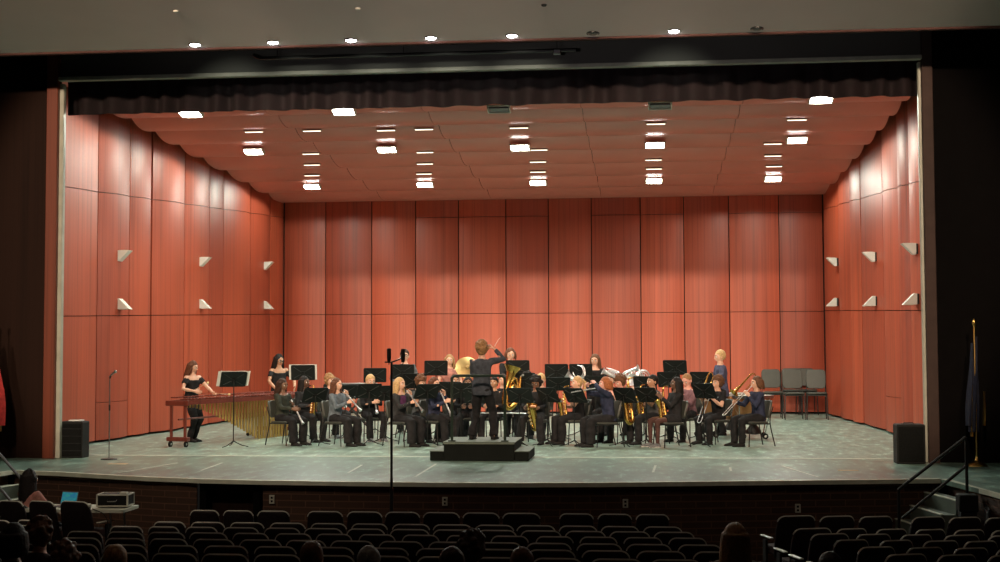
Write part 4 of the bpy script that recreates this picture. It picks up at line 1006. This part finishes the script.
# ---------------------------------------------------------------- more percussion
def timpano(px, Y, r, lab):
    p = onY(px, 393, Y); t = thing('timpani_drum', (p.x, Y, 0), 0, lab, 'drum', 'timpani')
    mb = MB(); mb.lathe([(.001, .30), (r*.35, .32), (r*.7, .42), (r*.93, .60), (r, .84), (r*.98, .84), (r*.9, .60)], 'copper', 26, caps=False); part(mb, 'bowl', t)
    mb = MB(); mb.lathe([(r*1.02, .82), (r*1.05, .82), (r*1.05, .875), (r*1.0, .885)], 'chrome_dim', 26, caps=False); part(mb, 'hoop', t)
    mb = MB(); mb.lathe([(.001, .882), (r*1.02, .878), (r*1.02, .87), (.001, .87)], 'drum_skin', 26); part(mb, 'drumhead', t)
    for a in range(0, 360, 90):
        ca, sa = math.cos(R(a+45)), math.sin(R(a+45)); mb = MB(); mb.tube([(r*1.06*ca, r*1.06*sa, .84), (r*1.06*ca, r*1.06*sa, .5), (.75*r*ca, .75*r*sa, .1)], .014, 'steel', 7); part(mb, 'strut', t)
        mb = MB(); T = Matrix.Translation((.78*r*ca, .78*r*sa, .06)) @ Matrix.Rotation(R(90), 4, 'X'); mb.lathe([(.02, -.015), (.06, -.02), (.06, .02), (.02, .015)], 'black_plastic', 14, T); mb.lathe([(.001, -.022), (.028, -.022), (.028, .022), (.001, .022)], 'steel', 12, T); part(mb, 'wheel', t)
    mb = MB(); mb.lathe([(.05, .08), (.4*r, .10), (.4*r, .16), (.05, .30)], 'black_metal', 16); part(mb, 'base', t)
timpano(706, 28.6, .34, 'copper timpani drum left of the player in black tee')
timpano(731, 29.6, .36, 'copper timpani drum between the two rightmost players')
timpano(753, 28.2, .40, 'copper timpani drum behind the rightmost trombonist')
p = onY(467.5, 367.5, 30.0)
t = thing('suspended_cymbal', (p.x, p.y, 0), R(0), 'tan suspended cymbal on a stand left of the conductor', 'cymbal')
T = Matrix.Translation((0, 0, p.z)) @ Matrix.Rotation(R(62), 4, 'X') @ Matrix.Rotation(R(12), 4, 'Y')
mb = MB(); mb.lathe([(.004, .05), (.03, .045), (.05, .02), (.16, .012), (.27, -.012), (.272, -.016), (.16, .006), (.05, .012), (.004, .04)], 'cymbal', 30, T); part(mb, 'plate', t)
mb = MB(); mb.tube([(0, 0, p.z-.02), (0, .05, p.z-.2), (0, .05, .5)], .012, 'chrome_dim', 7)
for a in (90, 210, 330): mb.tube([(0, .05, .52), (.3*math.cos(R(a)), .05+.3*math.sin(R(a)), .012)], .010, 'chrome_dim', 6)
part(mb, 'stand', t)
p = onY(352, 383, 30.2)
t = thing('keyboard_instrument', (p.x, 30.2, 0), R(4), 'long low black percussion keyboard near the rear wall, left of centre', 'keyboard')
mb = MB(); mb.box((0, 0, 1.02), (1.25, .34, .10), 'black_plastic', bev=.02); mb.box((0, -.02, 1.08), (1.15, .24, .02), 'chrome_dim', bev=.004); part(mb, 'case', t)
for s in (-1, 1):
    for q in (-1, 1):
        mb = MB(); mb.tube([(s*.45, q*.1, .98), (-s*.45, q*.1, .02)], .014, 'black_metal', 7); part(mb, 'leg', t)
# tall chairs parked by the rear wall at the right
for px, py, a, lab in ((774, 418.5, 4, 'tall dark chair by the rear wall, leftmost of the parked ones'), (793, 415.3, -3, 'tall dark chair half hidden behind the middle parked one'), (795.5, 420, 2, 'tall dark chair parked in the middle of the front pair'), (808.5, 415.3, 3, 'tall dark chair half hidden behind the rightmost parked one'), (818.5, 420, -3, 'tall dark chair parked in the corner, rightmost')):
    q = onZ(px, py); o = inst(CH, (q.x, q.y+.3, 0), PI+R(a), lab, None, 'tall chairs parked by the rear wall'); o.scale = (1.12, 1.0, 1.5)
# ---------------------------------------------------------------- speakers and microphones
def monitor(px, py, w_, h_, d_, rz, lab, sloped):
    p = onZ(px, py); t = thing('loudspeaker', (p.x, p.y+d_/2, 0), R(rz), lab, 'loudspeaker')
    mb = MB(); o = [(-w_/2, -d_/2+.0), (w_/2, -d_/2), (w_/2, d_/2-.08), (w_/2-.10, d_/2), (-w_/2+.10, d_/2), (-w_/2, d_/2-.08)]
    rs = []
    for z, f in ((0, .96), (.015, 1), (h_-.02, 1), (h_, .95)): rs.append([(x*f, y*f, z) for x, y in o])
    mb.rings(rs, 'black_plastic'); part(mb, 'cabinet', t, smooth=0)
    mb = MB(); mb.box((0, -d_/2-.006, h_*.5), (w_*.88, .014, h_*.88), 'grille', bev=.006)
    part(mb, 'grille', t, smooth=0)
    if sloped:
        mb = MB()
        for z in (.2, .4, .6, .8): mb.box((0, -d_/2-.016, h_*z), (w_*.88, .012, .014), 'black_metal')
        part(mb, 'grille_bars', t, smooth=0)
        mb = MB(); mb.box((.02, 0, h_+.012), (w_*.5, d_*.5, .02), 'paper', bev=.003); part(mb, 'top_label', t, label='pale papers lying on top')
    mb = MB(); mb.tube([(-.08, 0, h_-.004), (-.07, 0, h_+.018), (.07, 0, h_+.018), (.08, 0, h_-.004)], .008, 'black_metal', 6); part(mb, 'handle', t)
    return t
monitor(70.5, 458, .42, .62, .36, 0, 'black loudspeaker with ridged grille on the stage by the left column', True)
monitor(911.5, 464, .44, .62, .40, 0, 'black loudspeaker on the stage by the right column', False)
t = thing('speaker_cable', onZ(925, 458), 0, 'black cable loop behind the right loudspeaker', 'cable')
mb = MB(); mb.tube(smooth_path([(-.12, .15, .55), (.06, .1, .5), (.08, .0, .2), (.02, .05, .02), (.12, .1, .012)], 6), .009, 'black_plastic', 7); part(mb, 'lead', t)
p = onZ(109, 459.5)
t = thing('microphone_stand', (p.x, p.y, 0), 0, 'slim microphone stand with round base alone at the left of the stage', 'microphone stand')
mb = MB(); mb.lathe([(.001, .02), (.13, .016), (.14, .006), (.14, 0), (.001, 0)], 'black_metal', 24); part(mb, 'base', t)
mb = MB(); mb.tube([(0, 0, .01), (0, 0, 1.38)], .010, 'chrome_dim', 8); mb.tube([(0, 0, .82), (0, 0, .92)], .016, 'black_metal', 8); part(mb, 'pole', t)
mb = MB(); mb.tube([(0, 0, 1.36), (.02, 0, 1.42), (.05, 0, 1.44)], .012, 'black_plastic', 8); part(mb, 'clip', t)
m2 = thing('microphone', (p.x+.02, p.y, 1.41), 0, 'silver vocal microphone in the clip of the left stand', 'microphone')
mb = MB(); mb.tube([(-.03, 0, -.02), (.06, 0, .055)], [.011, .018], 'chrome_dim', 9); part(mb, 'handle', m2)
mb = MB(); mb.ball((.075, 0, .068), .027, 'steel', 9); part(mb, 'grille', m2)
# tall stereo pair in front of the stage
p = onY(391.5, 480, 17.75); top_ = onY(391.5, 362, 17.75).z
t = thing('microphone_stand', (p.x, 17.75, GZ), 0, 'very tall black microphone stand rising from the seats at centre left', 'microphone stand')
H_ = top_-GZ
mb = MB(); mb.tube([(0, 0, .05), (0, 0, 1.1), (0, 0, 1.1), (0, 0, H_)], [.024, .024, .018, .016], 'black_metal', 9); part(mb, 'pole', t)
for a in (90, 210, 330):
    mb = MB(); mb.tube([(0, 0, .45), (.42*math.cos(R(a)), .42*math.sin(R(a)), .012)], .014, 'black_metal', 7); part(mb, 'leg', t)
mb = MB(); mb.box((-.03, 0, .62), (.12, .07, .14), 'black_plastic', bev=.01); part(mb, 'clamp', t)
mb = MB(); mb.tube(smooth_path([(-.09, 0, H_-.0), (0, 0, H_), (.09, 0, H_+.03), (.15, 0, H_+.06)], 4), .010, 'black_metal', 7); part(mb, 'crossbar', t)
for x, nm in ((389, 'left'), (403, 'right')):
    q = onY(x, 356 if nm == 'right' else 355.5, 17.75); mm = thing('microphone', q, 0, f'upright black studio microphone, {nm} one of the tall pair', 'microphone', 'tall stereo microphones')
    mb = MB(); mb.tube([(0, 0, -.085), (0, 0, -.03), (0, 0, .085), (0, 0, .095)], [.022, .029, .029, .02], 'black_plastic', 12); part(mb, 'capsule_body', mm)
    mb = MB(); mb.tube([(0, 0, -.085), (0, 0, -.12)], .008, 'black_metal', 7); part(mb, 'mount', mm)
# tape on the stage floor
TP = [((118, 473), (177, 463), 'at the far left'), ((201, 470.5), (222, 463), 'left of the door in the stage front'), ((348, 473), (362, 465), 'left of the tall microphone'), ((415, 477), (436, 464), 'right of the tall microphone'), ((653, 472.5), (655.5, 465.5), 'below the player in grey polo'), ((731, 471), (730, 467.5), 'below the standing boy'), ((782, 466), (819, 477.5), 'towards the right end')]
for a, b, w_ in TP:
    A_, B_ = onZ(*a), onZ(*b); mb = MB(); d = (B_-A_); n_ = V((d.y, -d.x, 0)).normalized()*.018
    mb.prism([(A_-n_)[:2], (B_-n_)[:2], (B_+n_)[:2], (A_+n_)[:2]], .0005, .0035, 'tape'); mb.build('floor_tape', smooth=0, label='pale strip of tape on the stage floor '+w_, cat='tape', group='tape marks on the stage')
for u, v, w_ in ((118, 464, 'near the left microphone stand'), (848, 470.5, 'near the right loudspeaker')):
    q = onZ(u, v); mb = MB(); mb.box((q.x, q.y, .003), (.30, .12, .005), 'tape_warm'); mb.build('floor_label', smooth=0, label='tan rectangular patch on the stage floor '+w_, cat='tape')
# outlets on the stage front
def edge_y(x):
    for a, b in zip(EDGE, EDGE[1:]):
        if a[0] <= x <= b[0]: return a[1]+(b[1]-a[1])*(x-a[0])/(b[0]-a[0])
    return 19
for u, v, w_ in ((273, 499, 'just right of the low door'), (445.5, 501, 'left of centre'), (625.5, 503, 'right of centre'), (797.5, 508, 'towards the right stair')):
    q = onY(u, v, 18.75); q = onY(u, v, edge_y(q.x)+.1)
    t = thing('wall_outlet', (q.x, edge_y(q.x)+.048, q.z), 0, 'pale outlet plate on the stage front '+w_, 'outlet', 'outlets on the stage front')
    mb = MB(); mb.box((0, 0, 0), (.075, .03, .12), 'fixture', bev=.004); part(mb, 'plate', t, smooth=0)
    for z in (-.025, .025):
        mb = MB(); mb.box((0, -.016, z), (.03, .006, .03), 'black_plastic', bev=.002); part(mb, 'socket', t, smooth=0)
# ---------------------------------------------------------------- stairs, rails, flags
for s, nm in ((-1, 'left'), (1, 'right')):
    t = thing('stair', (s*6.90, 19.02 if s > 0 else 19.2, GZ), R(10.5)*s, f'short carpeted stair up to the {nm} side of the stage', 'stair')
    for k in range(5):
        zt = -GZ-(k+1)*.18
        x0, x1 = s*-(.21*k), s*-(.21*(k+1))
        mb = MB(); mb.box(((x0+x1)/2, 0, zt/2), (abs(x1-x0), 1.08, zt), 'podium_top', bev=.004); part(mb, 'step', t, smooth=0)
        mb = MB(); mb.box((x1+s*.02, 0, zt+.006), (.05, 1.09, .014), 'edge_strip', bev=.003); part(mb, 'nosing', t, smooth=0)
def handrail(pts_top, pts_low, posts, lab):
    t = thing('handrail', V(pts_top[0]), 0, lab, 'handrail'); o = V(pts_top[0])
    mb = MB(); mb.tube([V(p)-o for p in pts_top], .021, 'black_metal' if 'right' in lab else 'chrome_dim', 8); part(mb, 'top_bar', t)
    mb = MB(); mb.tube([V(p)-o for p in pts_low], .021, 'black_metal' if 'right' in lab else 'chrome_dim', 8); part(mb, 'lower_bar', t)
    for a, b in posts:
        mb = MB(); mb.tube([V(a)-o, V(b)-o], .021, 'black_metal', 8); part(mb, 'post', t)
Yr = 18.42
a = onY(898.5, 489.5, Yr); b = onY(966, 437, Yr); c = onY(898.5, 524, Yr); d = onY(902, 518.5, Yr); e = onY(966, 466, Yr)
handrail([a, b], [d, e], [((a.x, Yr, a.z), (a.x, Yr, GZ)), ((b.x, Yr, b.z), (b.x, Yr, -.30))], 'black steel handrail climbing the right stair')
a = onY(-40, 408, Yr); b = onY(23, 481, Yr); c = onY(-40, 440, Yr); d = onY(14, 505, Yr)
handrail([b, a], [d, c], [((b.x, Yr, b.z), (b.x, Yr, GZ))], 'pale steel handrail descending the left stair')
q = onY(967, 505, 18.3); mb = MB(); mb.box((q.x, q.y, q.z+.03), (.24, .24, .22), 'black_plastic', bev=.015); mb.box((q.x, q.y, (q.z-.08+GZ)/2), (.2, .2, q.z-.08-GZ), 'black_plastic', bev=.01)
mb.build('post_box', label='black box at the foot of the right handrail post', cat='box')
mb = MB(); q = V((7.09, 18.0, -.36)); t = thing('wall_vent', q, R(-9), 'black louvred opening in the brick below the right stage edge', 'vent')
mb.box((-.01, 0, 0), (.02, .62, .32), 'black_metal'); part(mb, 'frame', t, smooth=0)
for k in range(4):
    mb = MB(); mb.box((-.028, -.225+k*.15, 0), (.012, .11, .24), 'chrome_dim', bev=.004); part(mb, 'pane', t, smooth=0)
def flag(px, pby, Y, H_, lab, mats, s):
    p = onZ(px, pby); t = thing('flag', (p.x, p.y, 0), 0, lab, 'flag')
    mb = MB(); mb.lathe([(.001, .16), (.02, .14), (.03, .08), (.10, .05), (.15, .02), (.16, 0), (.001, 0)], 'gold', 22); part(mb, 'base', t)
    mb = MB(); mb.tube([(0, 0, .1), (0, 0, H_)], .013, 'gold', 9); part(mb, 'pole', t)
    mb = MB(); mb.tube([(0, 0, H_), (0, 0, H_+.03), (0, 0, H_+.09), (0, 0, H_+.12)], [.012, .03, .024, .004], 'gold', 9); part(mb, 'finial', t)
    for k, (m_, x0, w_, ztop, zbot) in enumerate(mats):
        mb = MB(); rs = []
        for i in range(15):
            f = i/14; z = ztop+(zbot-ztop)*f; ww = w_*(.15+.85*f**.7)*(1-.15*math.sin(f*7)); ring = []
            for j in range(16):
                a_ = 2*PI*j/16; r_ = 1+.28*math.sin(a_*4+k+f*2); ring.append((x0+s*ww*.5*f**.5+ww*.55*r_*math.cos(a_), .035+.06*r_*math.sin(a_), z))
            rs.append(ring)
        mb.rings(rs, m_); part(mb, 'cloth' if m_ != 'gold' else 'fringe', t, smooth=60)
    return t
flag(977, 466, 21.5, 2.16, 'navy flag with gold fringe furled on a gold pole at the far right', [('flag_navy', .03, .13, 2.0, .52), ('flag_navy', -.03, .11, 1.9, .62), ('gold', -.05, .03, 1.25, .45), ('gold', .14, .022, 1.15, .62)], -1)
flag(-13, 462, 21.8, 2.42, 'red and white striped flag furled on its pole at the far left edge', [('flag_red', .05, .22, 2.2, .6), ('flag_white', .10, .08, 1.9, .9), ('gold', .16, .05, .75, .5)], 1)
# ---------------------------------------------------------------- sound desk at the left
q = onY(86, 507, 17.95); TX, TY, TZ = q.x-.16, 17.95, q.z
t = thing('folding_table', (TX, TY, GZ), 0, 'pale folding table with sound gear in front of the stage at the left', 'table')
th = TZ-GZ
mb = MB(); mb.prism(rrect(1.6, .62, .05), th-.04, th, 'table_top'); part(mb, 'tabletop', t)
for s in (-1, 1):
    for y in (-.24, .24):
        mb = MB(); mb.tube([(s*.6, y, th-.04), (s*.66, y, 0)], .014, 'chrome_dim', 7); part(mb, 'leg', t)
p = onY(66, 505, 17.85); t = thing('laptop', (p.x-.08, 17.95, TZ), R(-14), 'open laptop with a lit blue-green screen on the sound table', 'laptop')
mb = MB(); mb.box((0, -.0, .012), (.34, .24, .018), 'laptop_shell', bev=.005); part(mb, 'keyboard_base', t, smooth=0)
rt = Matrix.Rotation(R(-16), 3, 'X'); mb = MB(); mb.box((0, .16, .13), (.34, .010, .23), 'laptop_shell', rt, .004); part(mb, 'lid', t, smooth=0)
mb = MB(); mb.box((0, .152, .13), (.315, .004, .20), 'screen', rt); part(mb, 'screen', t, smooth=0)
t.scale = (.78, .8, .8)
p = onY(83, 505, 17.85); t = thing('audio_interface', (p.x, 17.8, TZ), 0, 'small pale audio box with a red light beside the laptop', 'audio box')
mb = MB(); mb.box((0, 0, .03), (.22, .16, .055), 'fixture', bev=.008); part(mb, 'case', t, smooth=0); mb = MB(); mb.ball((.0, -.085, .035), .012, 'red_led', 7); part(mb, 'indicator_light', t)
for k in range(3):
    mb = MB(); mb.lathe([(.012, 0), (.010, .018), (.001, .02)], 'black_plastic', 10, T=Matrix.Translation((-.06+k*.06, 0, .058))); part(mb, 'knob', t)
p = onY(114, 505, 17.95); t = thing('flight_case', (p.x, 18.0, TZ), R(6), 'black equipment case with pale edges on the right end of the table', 'case')
mb = MB(); mb.box((0, 0, .13), (.50, .38, .20), 'black_plastic', bev=.01); part(mb, 'case_body', t, smooth=0)
mb = MB()
for z in (.035, .225):
    for sx, sy, w1, w2 in ((0, -1, .52, .02), (0, 1, .52, .02), (-1, 0, .02, .40), (1, 0, .02, .40)): mb.box((sx*.25, sy*.19, z), (w1, w2, .022), 'fixture')
for sx in (-1, 1):
    for sy in (-1, 1): mb.box((sx*.25, sy*.19, .13), (.026, .026, .21), 'fixture')
part(mb, 'metal_edging', t, smooth=0)
mb = MB(); mb.tube([(-.08, -.2, .14), (-.07, -.23, .12), (.07, -.23, .12), (.08, -.2, .14)], .008, 'steel', 6); part(mb, 'handle', t)
t.scale = (.82, .82, .78)
mb = MB(); mb.box((.12, .0, .188), (.10, .08, .03), 'fixture', bev=.006); mb.build('small_radio', label='tiny pale device lying on top of the equipment case', cat='device').location = (p.x, 18.0, TZ)
for u, v, w_ in ((105, 512, 0), ):
    q = onY(u, v, 17.6); t = thing('cable', (q.x, 17.6, TZ-.06), 0, 'dark cable loop hanging off the front of the sound table', 'cable'); mb = MB(); mb.tube(smooth_path([(-.2, .06, .07), (-.1, -.0, .05), (.0, -.02, .0), (.05, 0, -.15), (.06, .02, -.5)], 5), .006, 'black_plastic', 6); part(mb, 'lead', t)

# ================================================================ AUDITORIUM SEATS
def make_seat():
    t = thing('theatre_seat', (0, 0, -60), 0, 'x', 'theatre seat')      # +Y faces the stage; top of the back at z = .86
    mb = MB(); rs = []
    o = [(-.235, .34), (.235, .34), (.228, .70)]+[(.218-.085+.085*math.cos(R(a)), .775+.085*math.sin(R(a))) for a in range(0, 91, 15)]+[(-.218+.085-.085*math.cos(R(a)), .775+.085*math.sin(R(a))) for a in range(90, -1, -15)]+[(-.228, .70)]
    def ln(z): return -.02-(z-.35)*.20
    cxz = V((0, 0, .62))
    for d, f in ((-.030, .93), (-.022, .985), (-.004, 1.), (.008, 1.)):
        rs.append([(x*f, ln(z)+d-.02*(1-(x/.235)**2), (z-.6)*f+.6) for x, z in o])
    mb.rings(rs, 'seat_back'); part(mb, 'back_panel', t, smooth=50)
    mb = MB(); rs = []
    for d, f in ((.008, .97), (.04, .95), (.06, .86)): rs.append([(x*f, ln(z)+d-.02*(1-(x/.235)**2), (z-.6)*f+.6) for x, z in o])
    mb.rings(rs, 'seat_fabric'); part(mb, 'back_cushion', t, smooth=50)
    mb = MB(); rs = []
    oo = [w_ for w_ in o[2:-1] if w_[1] > .792]; pts = [V((x, ln(z)-.004-.02*(1-(x/.235)**2), z)) for x, z in oo]; mb.tube(pts, .011, 'seat_rim_light', 6); part(mb, 'rim_light_edge', t)  # pale tube along the top only, painting in the rim light
    mb = MB(); o2 = rrect(.44, .40, .05); mb.rings([[(x*f, y*f+.20, z) for x, y in o2] for z, f in ((.36, .9), (.38, 1), (.44, 1), (.46, .93))], 'seat_fabric'); part(mb, 'seat_cushion', t)
    mb = MB(); mb.box((0, .12, .18), (.06, .12, .36), 'black_metal', bev=.01); mb.box((0, .12, .012), (.16, .26, .024), 'black_metal', bev=.004); part(mb, 'pedestal', t, smooth=0)
    return t
SEAT = make_seat()
mb = MB(); mb.box((0, 0, .52), (.045, .34, .05), 'arm_pale', bev=.012); mb.box((0, .02, .30), (.035, .26, .42), 'seat_back', bev=.012); mb.box((0, .0, .045), (.05, .30, .09), 'black_metal', bev=.01)
ARM = None
ROWZ = {1: (17.26, 512, 500), 2: (16.31, 524, 500), 3: (15.36, 529, 500), 4: (14.41, 534.5, 500), 5: (13.46, 541, 500), 6: (12.51, 547.5, 500), 7: (11.56, 555.5, 500)}
rname = ['front', 'second', 'third', 'fourth', 'fifth', 'sixth', 'seventh']
def edges(starts, w_): return [(a, a+w_) for a in starts]
CEN = {1: [(193, 222), (226, 256), (260, 292), (309.5, 345), (349, 384), (387, 421.5), (424.5, 461), (464, 500.5), (503.5, 541), (560, 594), (598, 632), (636, 669)],
       2: [(157, 189), (194, 228), (233, 267), (272.5, 308), (313, 349), (353.5, 389.5), (394, 431.5), (434.5, 473.5), (476, 515), (517.5, 556), (559.5, 597.5), (601, 639), (643, 682)],
       3: [(114, 147), (152, 183), (189, 221), (226, 262), (267, 303), (306.5, 345), (349, 387), (392, 431), (434.5, 474), (478, 517.5), (521.5, 562), (565.5, 606), (609.5, 650), (653.5, 694)],
       4: [(72, 107), (112, 148), (152, 189), (193, 231), (236, 272), (278, 314.5), (318.5, 354.5), (361, 397.5), (404, 441), (448, 485), (492, 529.5), (536.5, 574), (580, 617.5), (623.5, 662), (668, 706)],
       5: [(66, 106), (110, 150), (154, 192), (197, 238), (243, 285), (289, 329), (333, 376.5), (381, 425.5), (430, 475), (479, 523), (527, 572), (577, 622), (626, 671), (677, 721)],
       6: [(64, 104), (109, 152), (163, 202), (208, 252), (258, 300), (304, 357), (362, 411), (418, 464), (470, 523), (528, 576), (582, 630), (636, 685), (692, 742)],
       7: [(60, 101), (107, 152), (157, 202), (206, 253), (258, 305), (310, 358), (364, 414), (419, 470), (475, 528), (533, 583), (590, 643), (649, 701), (708, 760)]}
RGT = {1: [(773, 812), (815, 851), (854, 889), (906, 941), (943, 977), (979, 1013)], 2: [(788, 828), (831, 863), (870, 903), (909, 941), (947, 980), (984, 1019)],
       3: [(805, 845), (850, 886.5), (894, 927.5), (936.5, 974.5), (980, 1017)], 4: [(828, 864), (873, 908), (915.5, 953.5), (956, 992), (997, 1034)], 5: [(851, 890), (898.5, 938), (945.5, 982), (987, 1028)], 6: [(877, 921), (928.5, 970), (978, 1020)], 7: [(890, 936), (941, 988), (994, 1040)]}
LFT = {1: [(-32, -2), (3, 31), (33, 62), (64, 97)], 2: [(-15, 20), (22, 55)], 3: [(-28, 8), (11, 46), (50, 66)], 4: [(-24, 14), (18, 55)], 5: [(-20, 20), (24, 60)], 6: [(-34, 8), (12, 54)], 7: [(-30, 12), (18, 56)]}
LFT[3] = [(-28, 8), (11, 46)]
SEATPOS = {}
zc = {}
for r_, (Y, v, u0) in ROWZ.items(): zc[r_] = onY(u0, v, Y).z
for blk, tab, bn in (('c', CEN, 'centre'), ('r', RGT, 'right'), ('l', LFT, 'left')):
    for r_, L_ in tab.items():
        Y, v, u0 = ROWZ[r_]; zt = zc[r_]
        if blk == 'l' and r_ == 1: Y += .35; zt += .06
        fz = GZ if blk != 'l' or r_ > 1 else GZ
        for i, (ua, ub) in enumerate(L_):
            ym = Y
            a, b = onY(ua, 520, ym), onY(ub, 520, ym); x = (a.x+b.x)/2; wsc = (b.x-a.x)/.445
            # rows bend slightly toward the stage at the ends
            lab = f'dark seat, {rname[r_-1]} row of the {bn} block, {ordn[i] if i < 14 else "fifteenth"} from its left end'
            if blk == 'c' and i == len(L_)-1: lab = f'dark theatre seat at the right end of the {rname[r_-1]} row of the centre block'
            rot = {'c': 0, 'r': R(16), 'l': R(-14)}[blk]
            o = inst(SEAT, (x, Y, zt-.862), rot, lab, None, f'theatre seats of the {bn} block')
            o.scale = (min(1.12, max(.8, wsc/math.cos(rot))), 1, 1)
            if blk == 'l' and r_ == 1: o.scale = (.98*o.scale[0], 1, 1)
            SEATPOS[blk, r_, i] = (x, Y, zt)
# end standards with pale arm caps beside aisle seats
def end_arm(blk, r_, i, side, lab):
    x, Y, zt = SEATPOS[blk, r_, i]; t = thing('seat_end', (x+side*.31, Y+.10, zt-.862), R(16)*(1 if blk == 'r' else -1), lab, 'seat end', 'aisle seat ends')
    mb = MB(); mb.box((0, 0, .575), (.055, .34, .018), 'arm_pale', bev=.006); part(mb, 'armrest', t, smooth=0)
    mb = MB(); mb.box((0, .05, .27), (.03, .12, .54), 'carpet', bev=.01); part(mb, 'end_panel', t, smooth=0)
for r_ in range(1, 6): end_arm('r', r_, 0, -1, f'pale armrest end panel beside the aisle, {rname[r_-1]} row of the right block')
end_arm('l', 1, 3, 1, 'pale armrest end panel beside the aisle, front row of the left block')
end_arm('l', 3, 1, 1, 'pale armrest end panel beside the aisle, third row of the left block')

# ---------------------------------------------------------------- audience
def viewer(px, py, Y, lab, zz=0, **k):
    I = person(px, py, Y, lab, face=180, pose='sit', z0=zz, hands=[(-.12, .30, .66), (.12, .30, .66)], **k); return I
def zf(Y):
    r_ = min(ROWZ, key=lambda q: abs(ROWZ[q][0]-Y)); return zc[r_]-.862
def viewer_at(px, vtop, r_, lab, **k):      # head height is set by the row; the depth puts the top of the head on its line
    Y = k.pop('Y', 10.25); k.setdefault('lean', .30); hgt = k.pop('h', 1.58)
    want = onY(px, vtop, Y).z; kk = hgt/1.68
    top_h = .535+.50*kk*math.cos(k['lean'])+.150*kk*math.cos(k['lean']*.6)+.135*kk
    return viewer(px, vtop+.135*kk*1360/Y, Y, lab, h=hgt, zz=want-top_h, **k)
viewer_at(14, 523, 6, 'audience member with a large dark head at the far left of the seats', Y=9.5, hair='bob', hc='black', top='audience')
viewer_at(41, 520, 5, 'audience member with curly brown hair, second from the far left', Y=11.0, hair='curly', hc='brown', top='audience')
viewer_at(65, 543, 7, 'audience member with brown hair at the bottom, third from the far left', hair='curly', hc='brown', top='audience')
viewer_at(116, 545, 7, 'audience member with short sandy hair at the bottom left', hair='short', hc='sandy', top='audience')
viewer_at(312, 541.5, 7, 'audience member with short brown hair below the blond clarinetist', hair='short', hc='brown', top='audience')
viewer_at(369, 546, 7, 'audience member with thin grey hair left of the tall microphone stand', hair='short', hc='grey', top='audience')
viewer_at(452, 547, 7, 'audience member with short dark hair left of the tall curly head', Y=9.5, hair='short', hc='darkbrown', top='audience')
viewer_at(472, 533, 6, 'audience member with tall curly dark hair below the podium', lean=.12, hair='curly', hc='darkbrown', top='audience')
viewer_at(522, 547.5, 7, 'audience member with short auburn hair right of the tall curly head', hair='short', hc='auburn', top='audience')
viewer_at(735, 523, 5, 'audience member with long brown hair and wine top right of the centre block', lean=.08, hair='long', hc='sandy', top='wine', span=1.0)
viewer_at(830, 552, 7, 'audience member with dark head at the bottom of the right aisle', hair='short', hc='black', top='audience')
# sound operator
I = person(30, 482, 18.0, 'sound operator with long black hair and headphones seated at the table', h=1.64, face=150, pose='sit', z0=GZ, hands=[(-.14, .4, .66), (.14, .42, .66)], hair='long', hc='black', skin='tan', top='rose', sleeve='short')
q = I['T'] @ V((0, .1, 0)); inst(CH, (q.x, q.y, GZ), I['rz'], 'dark chair under the sound operator by the folding table')
hp = thing('headphones', I['loc'], I['rz'], 'black headphones worn by the sound operator', 'headphones')
c_ = I['lm']-V((0, .112, -.065))
mb = MB(); mb.tube([(c_.x+.105*math.cos(a), c_.y-.01, c_.z+.02+.125*math.sin(a)) for a in [PI*j/12 for j in range(13)]], .012, 'chrome_dim', 7); part(mb, 'band', hp)
for s in (-1, 1):
    mb = MB(); mb.ball((c_.x+s*.105, c_.y-.01, c_.z-.0), (.022, .04, .045), 'black_plastic', 9); part(mb, 'ear_cup', hp)
#@@END2
scn.view_settings.view_transform = 'Standard'; scn.view_settings.look = 'None'; scn.view_settings.gamma = 1; scn.view_settings.exposure = 0.14
scn.view_settings.use_curve_mapping = False
scn.cycles.use_denoising = True
scn.cycles.max_bounces = 6
